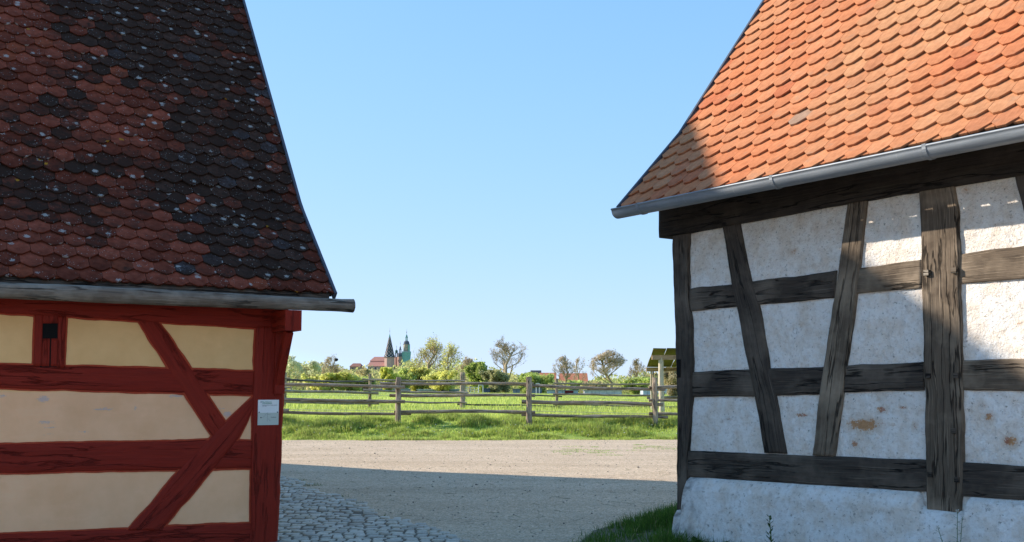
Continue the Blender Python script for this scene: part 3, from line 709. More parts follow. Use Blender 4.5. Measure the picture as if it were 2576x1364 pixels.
T('rail', Z7((320, 80), (870, 58), (1220, 45), (1900, 15)), Z7((320, 248), (910, 240), (1360, 220), (1903, 204)), 'wood_dark', proud=.020)
T('rail', Z7((2130, 3), (2576, -6), (3400, -30)), Z7((2130, 206), (2576, 210), (3400, 215)), 'wood_brown', proud=.020)
T('sill', Z7((300, 607), (1920, 673)), Z7((300, 782), (1925, 886)), 'wood_dark', proud=.034, wob=.004)
T('sill', Z7((2150, 688), (2576, 712), (3400, 755)), Z7((2150, 912), (2576, 942), (3400, 1000)), 'wood_dark', proud=.034, wob=.004)
T('brace', [(2548, 425), (2566, 500), (2600, 640), (2640, 900)], [(2605, 415), (2625, 500), (2665, 640), (2705, 900)], 'wood_dark', proud=.029)
for (za, zb_, m_) in ((2.46, 2.70, 'wood_dark'), (1.60, 1.86, 'wood_brown'), (.80, 1.10, 'wood_dark')):
    T('rail', [(4.55, zb_), (8.9, zb_)], [(4.55, za), (8.9, za)], m_, proud=.021, px=False)
T('wall_plate', [(4.5, 3.56), (8.9, 3.56)], [(4.5, 3.23), (8.9, 3.23)], 'wood_eave_shade', proud=.074, depth=.2, px=False)
T('post', [(7.1, 3.3), (7.1, .6)], [(7.4, 3.3), (7.4, .6)], 'wood_dark', proud=.04, px=False)
T('post', [(2790, 380), (2800, 700), (2830, 1360)], [(2880, 370), (2890, 700), (2930, 1360)], 'wood_dark', proud=.04)
for zx in ((1920, 578), (2105, 562)): 
    c = R_h.loc(*Z6(zx)[0], -.06); mb = MB(); mb.box((c[0] - .022, -.066, c[1] - .022), (c[0] + .022, -.02, c[1] + .022), ); mb.build('peg', 'wood_log', R_h.e)
for zx in ((1932, 108), (2118, 104), (1944, 770), (2124, 804), (2103, 477)):
    c = R_h.loc(*Z7(zx)[0], -.05); mb = MB(); mb.box((c[0] - .02, -.053, c[1] - .02), (c[0] + .02, -.02, c[1] + .02)); mb.build('peg', 'wood_dark', R_h.e)
mb = MB(); c = R_h.loc(1702, 905, -.05); c2 = R_h.loc(1708, 950, -.05); mb.box((c[0], -.052, c2[1]), (c2[0] + .02, -.035, c[1])); mb.build('mortise', 'black', R_h.e)
mb = MB(); mb.box((-.05, -.02, 3.42), (8.6, .03, 3.98)); mb.build('eaves_board', 'wood_dark', R_h.e)
for k in range(10):       # rafter feet under the eave
    mb = MB(); x = .12 + k * .86; a1 = radians(45.3); y, z, _ = prR.at(.12, -.045)
    R4 = Matrix.Translation((x, y, z)) @ Matrix.Rotation(a1, 4, 'X'); mb.box((-.055, .02, -.10), (.055, .8, 0), R4); mb.build('rafter', 'wood_dark', R_h.e)
# plinth: battered plaster foot with a sloped shoulder
sill_b = [R_h.loc(*p, 0) for p in Z7((300, 782), (1925, 886), (2150, 912), (2576, 942), (3400, 1000))]
SX = [p[0] for p in sill_b]; SZ = [p[1] for p in sill_b]
px0 = R_h.loc(1673, 1300, -.16)[0]
post0, post1 = R_h.loc(2330, 1280, -.04)[0], R_h.loc(2416, 1280, -.04)[0]
zled = R_h.loc(2370, 1288, -.05)[1]; ctop = R_h.loc(1705, 1279, -.06)[1]
xs = np.unique(np.r_[np.linspace(px0, 8.9, 480)]); vs = np.linspace(0, 1, 70)
def plf(X, Vv):
    top = np.interp(X, SX, SZ) + .004
    niche = smooth((X - post0 + .07) / .05) * (1 - smooth((X - post1 - .03) / .05)); top = top * (1 - niche) + (zled + .02) * niche
    cn = 1 - smooth((X - .16) / .05); top = top * (1 - cn) + (ctop + .0) * cn
    # section: v 0..: from behind the timber out over the shoulder, then down
    Y = np.interp(Vv, [0, .05, .12, .25, .5, 1], [.05, -.02, -.075, -.12, -.15, -.19]); zz = np.interp(Vv, [0, .05, .12, .25, .5, 1], [0, 0, .035, .12, .42, 1])
    H_ = top + .25; Z = top - zz * H_ * np.where(niche > .5, 1, 1)
    Y = Y + .03 * fbm(X * 2, Z * 2) + .014 * fbm(X * 9, Z * 9, 3)
    rc = np.clip((X - px0) / .12, 0, 1); Y = Y + .16 * (1 - np.sqrt(np.clip(1 - (1 - rc)**2, 0, 1)))
    return np.stack([X + .02 * fbm(Z * 5, X * 5) * (1 - rc), Y, Z], -1)
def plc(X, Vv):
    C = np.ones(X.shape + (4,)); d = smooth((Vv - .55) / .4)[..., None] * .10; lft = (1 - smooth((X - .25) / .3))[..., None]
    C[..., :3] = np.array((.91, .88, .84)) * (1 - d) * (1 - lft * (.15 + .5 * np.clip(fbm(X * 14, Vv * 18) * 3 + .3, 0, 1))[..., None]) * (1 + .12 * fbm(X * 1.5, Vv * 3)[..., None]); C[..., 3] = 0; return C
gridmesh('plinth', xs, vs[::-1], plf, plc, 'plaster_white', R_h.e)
mb = MB(); mb.col = (.6, .59, .56, 0); mb.box((px0 + .03, .0, -.3), (8.9, .2, ctop - .03)); mb.build('footing', 'plaster_white', R_h.e)
# half-round zinc gutter with brackets
gy_ = -(oR + .045); r = .078
ga = R_h.loc(1538, 529.5, gy_ - r); gb = R_h.loc(2322, 370.5, gy_ - r); gs_ = (gb[1] - ga[1]) / (gb[0] - ga[0])
mb = MB(); N = 14; X0, X1 = ga[0], ga[0] + 9.6; xsn = np.linspace(X0, X1, 40)
def gz(x): return ga[1] + gs_ * (x - ga[0])
prof = [(gy_ + r, .01)] + [(gy_ + r * cos(pi + pi * k / N + pi) if False else gy_ + r * cos(-pi * k / N), -r * sin(pi * k / N)) for k in range(N + 1)] 
lip = [(gy_ - r - .009 * sin(a) , .009 - .009 * cos(a)) for a in np.linspace(0, 1.8 * pi, 8)][1:]
prof += lip
ac = np.r_[0, np.cumsum([hypot(prof[i + 1][0] - prof[i][0], prof[i + 1][1] - prof[i][1]) for i in range(len(prof) - 1)])]
idx = [[mb.vert((x, p[0], gz(x) + p[1])) for p in prof] for x in xsn]
for i in range(len(xsn) - 1):
    for j in range(len(prof) - 1):
        mb.face([idx[i][j], idx[i][j + 1], idx[i + 1][j + 1], idx[i + 1][j]], [(xsn[i], ac[j]), (xsn[i], ac[j + 1]), (xsn[i + 1], ac[j + 1]), (xsn[i + 1], ac[j])])
mb.face(idx[0][:N + 2])
gut = mb.build('gutter', 'zinc', R_h.e, True)
sol = gut.modifiers.new('thick', 'SOLIDIFY'); sol.thickness = .002
for px_, py_ in ((1603, 520), (1940, 451), (2325, 374), (2730, 290)):
    x = R_h.loc(px_, py_, gy_ - r)[0]; mb = MB()
    P = [(gy_ + (r + .004) * cos(-pi * k / N), -(r + .004) * sin(pi * k / N)) for k in range(N + 1)] + [(gy_ - r - .008, .018), (gy_ - r + .02, .022)]
    for i in range(len(P) - 1):
        mb.poly([(x - .016, P[i][0], gz(x) + P[i][1]), (x - .016, P[i + 1][0], gz(x) + P[i + 1][1]), (x + .016, P[i + 1][0], gz(x) + P[i + 1][1]), (x + .016, P[i][0], gz(x) + P[i][1])])
    b_ = mb.build('gutter_bracket', 'zinc', gut); sol = b_.modifiers.new('thick', 'SOLIDIFY'); sol.thickness = .005

# ------------------------------------------------------------ cobbled strip along the farmhouse
mb = MB(); y = 9.6; row = 0
def cob_edge(y): return -4.13 + (19.4 - y) * (3.7 / 7.85) + .10 * sin(y * 2.1) + .05 * sin(y * 7)
def in_house(x, y):
    q = np.array([x, y, 0]) - L_.p; return (q @ L_.ux < .02) and (q @ L_.uy > -.05)
while y < 21:
    rh = rnd.uniform(.14, .21); x = cob_edge(y) + rnd.uniform(-.06, .12)
    while x > -7.5:
        w_ = rnd.uniform(.10, .20) * (1.25 if rnd.random() < .15 else 1); cx, cy = x - w_ / 2, y + rh / 2 + .10 * sin(x * .9 + y * .3) + rnd.uniform(-.03, .03)
        hole = rnd.random() < .008 + .05 * (x > cob_edge(y) - .25)
        if not in_house(cx, cy) and not hole and not (y > 16 and x < -6.5):
            gcl = rnd.uniform(.72, 1.15); t_ = rnd.random(); mb.col = (.60 * gcl, (.535 - .012 * t_) * gcl, (.44 - .035 * t_) * gcl, 0)
            hx, hy = w_ / 2 - .0055, rh / 2 - .009; hz = rnd.uniform(.020, .036); k_ = 8; n0 = len(mb.v); tx, ty = rnd.uniform(-.06, .06), rnd.uniform(-.06, .06)
            jj = [rnd.uniform(.88, 1.04) for _ in range(k_)]
            for (f, zz) in ((1.0, -.02), (.98, .65), (.88, .93), (.5, 1.)):
                for q in range(k_):
                    an = 2 * pi * (q + .5) / k_; sx = abs(cos(an))**.45 * (1 if cos(an) > 0 else -1); sy = abs(sin(an))**.45 * (1 if sin(an) > 0 else -1)
                    dx, dy = hx * sx * f * jj[q], hy * sy * f * jj[q]
                    mb.vert((cx + dx, cy + dy, float(ground_h(cx, cy)) + .006 + hz * zz + dx * tx + dy * ty))
            for l in range(3):
                for q in range(k_):
                    q2 = (q + 1) % k_; mb.face([n0 + l * k_ + q, n0 + l * k_ + q2, n0 + (l + 1) * k_ + q2, n0 + (l + 1) * k_ + q])
            mb.face([n0 + 3 * k_ + q for q in range(k_)])
        x -= w_
    y += rh; row += 1
tag(mb.build('cobblestones', 'cobble', None, True), kind='structure')
ys = np.linspace(9.4, 21, 80); ts = np.linspace(0, 1, 60)
tag(gridmesh('cobble_bedding', ts, ys, lambda T_, Y: np.stack([(-4.2 + (19.4 - Y) * (3.7 / 7.85) - .05 + .04 * np.sin(Y * 9)) - T_ * 4.5, Y, ground_h(T_ * 0, Y) + .0225], -1), None, 'soil'), kind='structure')

# loose stones, straw and grass scraps on the gravel
mb = MB()
for i in range(900):
    y = 11 + 20 * rnd.random()**.8; x = rnd.uniform(-.26, .18) * y; s_ = rnd.uniform(.006, .016) * (2. if rnd.random() < .04 else 1)
    g_ = rnd.uniform(.45, 1.25); mb.col = (.36 * g_, .31 * g_, .26 * g_, 0)
    if cob_edge(y) > x: continue
    mb.lathe([(s_ * .8, 0), (s_, s_ * .4), (s_ * .5, s_ * .8)], (x, y, float(ground_h(x, y)) + .006), 5, rnd.random())
tag(mb.build('loose_stones', 'vc'), 'loose pebbles scattered over the gravel yard', 'pebbles', kind='stuff')
mb = MB()
for i in range(150):
    y = 11.5 + 11 * rnd.random(); x = rnd.uniform(-.2, .17) * y
    if cob_edge(y) > x: continue
    a = rnd.random() * pi; l = rnd.uniform(.05, .22); z = float(ground_h(x, y)) + .014; mb.col = (.4, .34, .22, 0)
    mb.tube([(x, y, z), (x + l * cos(a), y + l * sin(a), z + .01)], .0022, 3)
tag(mb.build('straw', 'vc'), 'thin straws lying on the shaded gravel', 'straw', kind='stuff')

# ------------------------------------------------------------ grass beside the barn, cobble-edge tufts, gravel tufts
def patch(cx, cy, rx_, ry_, n, h0, h1, wd=.006, colk=None, seg=2):
    a = rng.random(n) * 2 * pi; r_ = np.sqrt(rng.random(n)); X = cx + rx_ * r_ * np.cos(a); Y = cy + ry_ * r_ * np.sin(a)
    return blades(np.stack([X, Y], -1), h0 + (h1 - h0) * rng.random(n), np.full(n, wd), colk if colk is not None else gcol(n, (.05, .12, .018), (.12, .22, .04), .04), .8, None, seg)
def vx(y): return np.interp(y, [7, 9, 11.5, 12.7, 14, 15.4, 17, 19], [.2, .42, .66, .95, 1.6, 2.5, 3.9, 5.8]) + .10 * fbm(y * 2.2, y * 0 + 3) * 2
def mound(x, y): return smooth((x - vx(y)) / .9) * .11 + .04 * fbm(x * 3, y * 3) * smooth((x - vx(y)) / .3)
ys = np.linspace(7, 19, 110); ts = np.linspace(0, 1, 60)
def soilf(T_, Y):
    X = vx(Y) - .05 + T_ * 4.2; return np.stack([X, Y, .012 + mound(X, Y) + .012 * fbm(X * 6, Y * 6) - .02 * (T_ < .001)], -1)
tag(gridmesh('soil_strip', ts, ys, soilf, None, 'soil'), kind='structure')
n = 90000; y = rng.uniform(8, 18.5, n); dd = 2.6 * rng.random(n)**1.1; x = vx(y) - .10 + dd
q = np.stack([x, y, 0 * x], -1) - R_h.p; lx, ly = q @ R_h.ux, q @ R_h.uy
cl = fbm(x * 2.6, y * 2.6) * 2.4; kp = ~((lx > -.16) & (ly > -.17)) & (rng.random(n) < np.clip(.6 + cl, .03, 1) * np.clip((dd - .10) * 1.6, .03, 1)) & (rng.random(n) < np.clip(1.4 - .0 * y, 0, 1))
x, y, cl, dd = x[kp], y[kp], cl[kp], dd[kp]
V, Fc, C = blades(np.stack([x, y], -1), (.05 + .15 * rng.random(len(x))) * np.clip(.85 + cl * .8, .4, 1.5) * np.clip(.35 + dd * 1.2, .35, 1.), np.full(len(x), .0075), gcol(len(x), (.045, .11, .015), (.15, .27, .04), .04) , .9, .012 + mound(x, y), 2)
tag(fastmesh('verge_grass', V, Fc, C, 'grass'), 'patch of lush shaded grass at the foot of the white barn corner', 'grass', kind='stuff')
ps = []
for (px_, py_, rr, nn) in ((762, 1227, .18, 160), (830, 1252, .12, 60), (870, 1268, .12, 60), (945, 1295, .08, 30), (735, 1216, .1, 60)):
    D = 1.6 * F / (py_ - 990.); p = at(px_, py_, D); ps.append(patch(p[0] + .1, p[1], rr * 1.6, rr * .8, nn, .02, .07, .006))
for i in range(60):
    y = rng.uniform(10.5, 18); ps.append(patch(cob_edge(y) - rng.random() * 2.2, y, .07, .012, 14, .008, .022, .005, None, 1) if False else patch(cob_edge(y) - rng.random() * 2.2, y, .07, .012, 14, .03, .05, .005))
V, Fc, C = join(ps); tag(fastmesh('cobble_tufts', V, Fc, C, 'grass'), 'small grass tufts growing between and along the cobbles', 'grass', kind='stuff')
ps = []
for k in range(24):
    px_ = rng.uniform(1410, 1700); py_ = 1131 + (px_ - 1410) * .0 + rng.normal() * 5 - (px_ > 1560) * 8
    p = at(px_, py_, 27.2 + (1131 - py_) * .18); ps.append(patch(p[0], p[1], rng.uniform(.10, .45), .12, int(rng.integers(30, 110)), .02, .05, .02, gcol(70, (.14, .2, .04), (.3, .34, .12), .2)[:1].repeat(1, 0) * 1.0 if False else None, 2))
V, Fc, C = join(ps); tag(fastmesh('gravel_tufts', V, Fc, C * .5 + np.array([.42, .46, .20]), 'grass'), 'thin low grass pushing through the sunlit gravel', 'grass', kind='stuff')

# weeds along the barn plinth
def weed(name, x, y, h, kind, label, group=None):
    z = float(mound(np.array(x), np.array(y))) + .015; e = empty(name, (x, y, z), 0, label, 'plant', group); mb = MB(); lf = MB(); fl = MB()
    mb.col = (.10, .17, .045, 0)
    if kind == 'leafy':
        ns = 1
        mb.tube([(0, 0, 0), (.01, 0, h * .5), (.0, .01, h)], [.006, .005, .003], 5)
        for k in range(26):
            f = (k + 1) / 27; a = k * 2.4; l = .075 * (1.1 - .55 * f) * (h / .3)**.4; g_ = rnd.uniform(.7, 1.2); lf.col = (.045 * g_, .10 * g_, .025 * g_, 0); zz = h * f
            d = Vector((cos(a), sin(a), .9)).normalized(); s2_ = Vector((-sin(a), cos(a), 0)) * .011; b = Vector((0, 0, zz))
            lf.poly([b, b + d * l * .5 + s2_, b + d * l, b + d * l * .5 - s2_])
    elif kind == 'purse':
        for sgn in range(3):
            a = rnd.random() * 6; top = Vector((.10 * cos(a), .05 * sin(a), h * rnd.uniform(.75, 1)))
            P = [Vector((0, 0, 0)), top * .5 + Vector((.015, 0, 0)), top]; mb.tube(P, [.0035, .003, .0018], 4)
            for k in range(16):
                f = .2 + .8 * k / 16; b = P[0].lerp(P[1], f * 2) if f < .5 else P[1].lerp(P[2], f * 2 - 1); a2 = k * 2.4
                d = Vector((cos(a2), sin(a2), .5)); 
                if f < .5: lf.col = (.06, .12, .03, 0); s2_ = Vector((-sin(a2), cos(a2), 0)) * .008; lf.poly([b, b + d * .025 + s2_, b + d * .05, b + d * .025 - s2_])
                else:
                    mb.tube([b, b + d * .022], .0012, 3); lf.col = (.09, .15, .05, 0); s2_ = Vector((-sin(a2), cos(a2), 0)) * .006; c = b + d * .026; lf.poly([c - d * .005, c + s2_, c + d * .008, c - s2_])
            for k in range(7):
                a2 = k * 2.4; fl.col = (.7, .7, .66, 0); fl.lathe([(.004, 0), (.006, .003), (.002, .006)], (top.x + .008 * cos(a2), top.y + .008 * sin(a2), top.z - .004 * k), 5)
        fl.build('blossom', 'vc', e)['kind'] = 'stuff'
    else:
        for k in range(16):
            a = rnd.random() * 2 * pi; l = h * rnd.uniform(.6, 1.1); d = Vector((cos(a), sin(a), rnd.uniform(.7, 1.8))).normalized(); s2_ = Vector((-sin(a), cos(a), 0)) * l * .16; g_ = rnd.uniform(.6, 1.2)
            lf.col = (.055 * g_, .125 * g_, .03 * g_, 0); m_ = d * l * .6; b = Vector((0, 0, 0)); e_ = d * l + Vector((0, 0, -l * .25))
            mb.tube([b, m_ * .5], .002, 3); lf.poly([m_ * .3, m_ + s2_, e_, m_ - s2_])
    mb.build('stem', 'vc', e); lf.build('foliage', 'leaf', e)
def wall_pt(px_, off, zg=0.): p = R_h.loc(px_, 1340, -off); q = R_h.world(p[0], -off, 0); return q
for (px_, h, kd, lb) in ((1937, .40, 'leafy', 'upright dark leafy weed standing alone before the middle of the white plinth'), (2392, .62, 'purse', 'tall thin flowering weed below the thick barn post'),
                         (2448, .40, 'purse', 'thin seedy weed just right of the tall flowering one'), (2358, .36, 'purse', 'short seedy weed just left of the tall flowering one'),
                         (1748, .20, 'low', 'low broad leaved weed by the left end of the plinth'), (1800, .22, 'low', 'bushy low weed second from the plinth corner'), (1840, .12, 'low', 'small low weed at the plinth foot left of the upright weed')):
    q = wall_pt(px_, .30); weed('weed', q[0], q[1], h, kd, lb, 'weeds growing along the barn plinth')

# ------------------------------------------------------------ split-rail fences
def fence(name, label, D, posts, rails, wires, dz=0):
    e = empty(name, (0, D, 0), 0, label, 'fence')
    for (px_, yt, yb, wpx) in posts:
        t = at(px_, yt, D); b = at(px_, yb, D); r_ = wpx / F * D / 2; mb = MB(); zb = min(b[2], float(ground_h(b[0], D))) - .15; hh = t[2] - zb
        mb.tube([(b[0] + .02 * sin(k * 2.1 + px_) * r_ * 6, 0, zb + hh * k / 9) for k in range(10)] , [r_ * (1.12 - .12 * k / 9 + rnd.uniform(-.05, .05)) for k in range(10)], 10, True, .22)
        mb.build('post', 'wood_fence', e, False)
    for i, (x1, y1, x2, y2, th, side) in enumerate(rails):
        dd = D + side * .15; a = at(x1, y1, dd); b = at(x2, y2, dd); r_ = th / F * dd / 2 * 1.15; n_ = 14; mb = MB(); s1 = rnd.random() * 9
        mb.tube([(a[0] + (b[0] - a[0]) * k / n_, side * .15 + .02 * sin(k + s1), a[2] + (b[2] - a[2]) * k / n_ + .016 * sin(k * .45 + s1) + .006 * rnd.uniform(-1, 1)) for k in range(n_ + 1)],
                [r_ * (1.05 - .12 * k / n_ + rnd.uniform(-.06, .06)) for k in range(n_ + 1)], 8, True, .25)
        mb.build('rail', 'wood_fence' if side < 0 or D < 40 else 'wood_fence_grey', e, False)
    for (x1, y1, x2, y2) in wires:
        a = at(x1, y1, D + .25); b = at(x2, y2, D + .25); mb = MB(); mb.col = (.7, .68, .45, 0); mb.tube([(a[0], .25, a[2]), (b[0], .25, b[2])], .008, 4); mb.build('wire', 'vc', e)
    return e
def z3(a): return (670.8 + a[0] * .2361, 791.5 + a[1] * .2361)
def z4(a): return (1140.4 + a[0] * .2557, 791.5 + a[1] * .2557)
def rl(f1, a, f2, b, th, side): return (*f1(a), *f2(b), th, side)
fence('rail_fence', 'rustic split rail fence with thick posts nearest the gravel', 34.,
      [(690 - 1, 948, 1069, 14), (1001, 949, 1067, 13.5), (1331, 948, 1065, 13.5), (1648.5, 950, 1063, 13), (1965, 950, 1063, 13)],
      [rl(z3, (-1100, 733), z3, (1475, 768), 7.6, -1), rl(z3, (-1100, 890), z3, (1475, 925), 7.8, -1), rl(z3, (-1100, 1020), z3, (1540, 1062), 6.6, 1), rl(z3, (-600, 1014), z3, (235, 1018), 6.6, -1),
       rl(z3, (1210, 732), z4, (788, 684), 6.4, 1), rl(z3, (1310, 860), z4, (805, 797), 7, 1), rl(z3, (1360, 1033), z4, (806, 957), 7.8, 1),
       rl(z4, (700, 700), z4, (2087, 742), 6.8, -1 * -1), rl(z4, (672, 853), z4, (2065, 885), 8.4, 1), rl(z4, (670, 985), z4, (2112, 1013), 7, 1),
       rl(z4, (1925, 712), z4, (3300, 718), 6.6, 1), rl(z4, (1922, 848), z4, (3300, 853), 5.8, 1), rl(z4, (1925, 980), z4, (3300, 990), 6.2, 1)],
      [(*z3((-900, 1000)), *z3((1370, 1025))), (*z4((780, 950)), *z4((1940, 975)))])
fence('rail_fence', 'greyer split rail fence standing behind in the meadow', 45.,
      [(716, 937, 1019, 7.5), (930, 940, 1021, 7.4), (1163.5, 937, 1022, 12), (1401, 952.6, 1024, 7.2), (1643, 950, 1022, 7)],
      [rl(z3, (-500, 675), z3, (255, 679), 3.6, -1), rl(z3, (185, 700), z3, (1148, 718), 4.6, 1), rl(z3, (1018, 695), z3, (2112, 712), 4.2, -1),
       rl(z3, (-500, 778), z3, (268, 781), 3.6, -1), rl(z3, (180, 813), z3, (1192, 838), 6.2, -1), rl(z3, (1028, 808), z3, (2150, 838), 5.2, -1),
       rl(z3, (-500, 925), z3, (1197, 946), 5.4, -1), rl(z3, (1478, 932), z3, (2130, 943), 4, -1),
       rl(z3, (2060, 735), z4, (1080, 702), 3.2, 1), rl(z4, (985, 682), z4, (2020, 688), 3.9, -1), rl(z3, (2080, 850), z4, (1070, 803), 3., 1), rl(z4, (980, 785), z4, (1985, 797), 4.8, -1),
       rl(z4, (40, 880), z4, (1065, 906), 3.4, 1), rl(z4, (980, 885), z4, (1960, 902), 3.8, -1), rl(z4, (1905, 822), z4, (2900, 822), 5.8, -1), rl(z4, (1905, 915), z4, (2900, 922), 5.6, -1)],
      [(*z3((-300, 850)), *z3((1380, 864))), (*z4((800, 800)), *z4((1920, 845)))])

# ------------------------------------------------------------ open field shelter
def z8(a): return (1596.5 + a[0] * .1771, 858.6 + a[1] * .1771)
sh = empty('field_shelter', (5.6, 40, 0), 0, 'open timber shelter with mossy plank roof on pale round posts', 'shelter')
def S(p): return (p[0] - 5.6, p[1] - 40, p[2])
def shpost(px_, yt, yb, D, wpx, mat='wood_pale'):
    t, b = at(px_, yt, D), at(px_, yb, D); mb = MB(); zb = min(b[2], float(ground_h(b[0], D))) - .1
    mb.tube([S((b[0] + .01 * sin(k), D, zb + (t[2] - zb) * k / 7)) for k in range(8)], [wpx / F * D / 2 * (1.08 - .1 * k / 7) for k in range(8)], 12, True, .06); mb.build('post', mat, sh)
Df, Dr = 39.5, 43.
shpost(1664.5, 900, 1037, Df, 13.4); shpost(1639.5, 932, 1034, Dr, 5.2); shpost(1644.5, 932, 1034, Dr - .05, 4., 'wood_fence')
shpost(1845, 900, 1037, Df, 13.4); shpost(1800, 932, 1034, Dr, 6)
a, b = at(1640, 899, Df), at(1900, 912, Df); mb = MB(); mb.box(S((a[0], Df - .09, a[2] - .09)), S((b[0], Df + .09, a[2] + .08))); mb.build('beam', 'wood_beam', sh)
a2 = at(1625.7, 929, Dr); mb = MB(); mb.box(S((a2[0], Dr - .08, a2[2] - .09)), S((b[0], Dr + .08, a2[2] + .07))); mb.build('beam', 'wood_beam', sh)
zf = at(1644, 884, Df)[2]; zrr = at(1625, 921, Dr)[2]; k = 0; xx = 5.15
slope = (zrr - zf) / (Dr - Df)
mb = MB()
while xx < b[0]:
    wv = rnd.uniform(.42, .55); g_ = rnd.uniform(.7, 1.25); mb.col = (.20 * g_, .17 * g_, .06 * g_, 0)
    off = .012 * (k % 2); y0, y1 = Df - .35 + rnd.uniform(-.06, .06), Dr + .42 + rnd.uniform(-.06, .06)
    tw = rnd.uniform(-.03, .03); zA = lambda y: zf + .02 + slope * (y - Df) + off
    x0_, x1_ = xx, xx + wv - .03; n0 = len(mb.v)
    for yy_ in np.linspace(y0, y1, 6):
        sk = .068 * (yy_ - y0)
        for (xx_, dz_) in ((x0_ + sk, 0), (x1_ + sk, tw), (x1_ + sk, tw + .03), (x0_ + sk, .03)): mb.vert(S((xx_ + rnd.uniform(-.012, .012), yy_, zA(yy_) + dz_)))
    for i in range(5):
        for j in range(4): mb.face([n0 + i * 4 + j, n0 + i * 4 + (j + 1) % 4, n0 + (i + 1) * 4 + (j + 1) % 4, n0 + (i + 1) * 4 + j])
    mb.face([n0, n0 + 1, n0 + 2, n0 + 3]); mb.face([n0 + 20 + j for j in (3, 2, 1, 0)])
    xx += wv; k += 1
mb.build('roof', 'vc', sh)

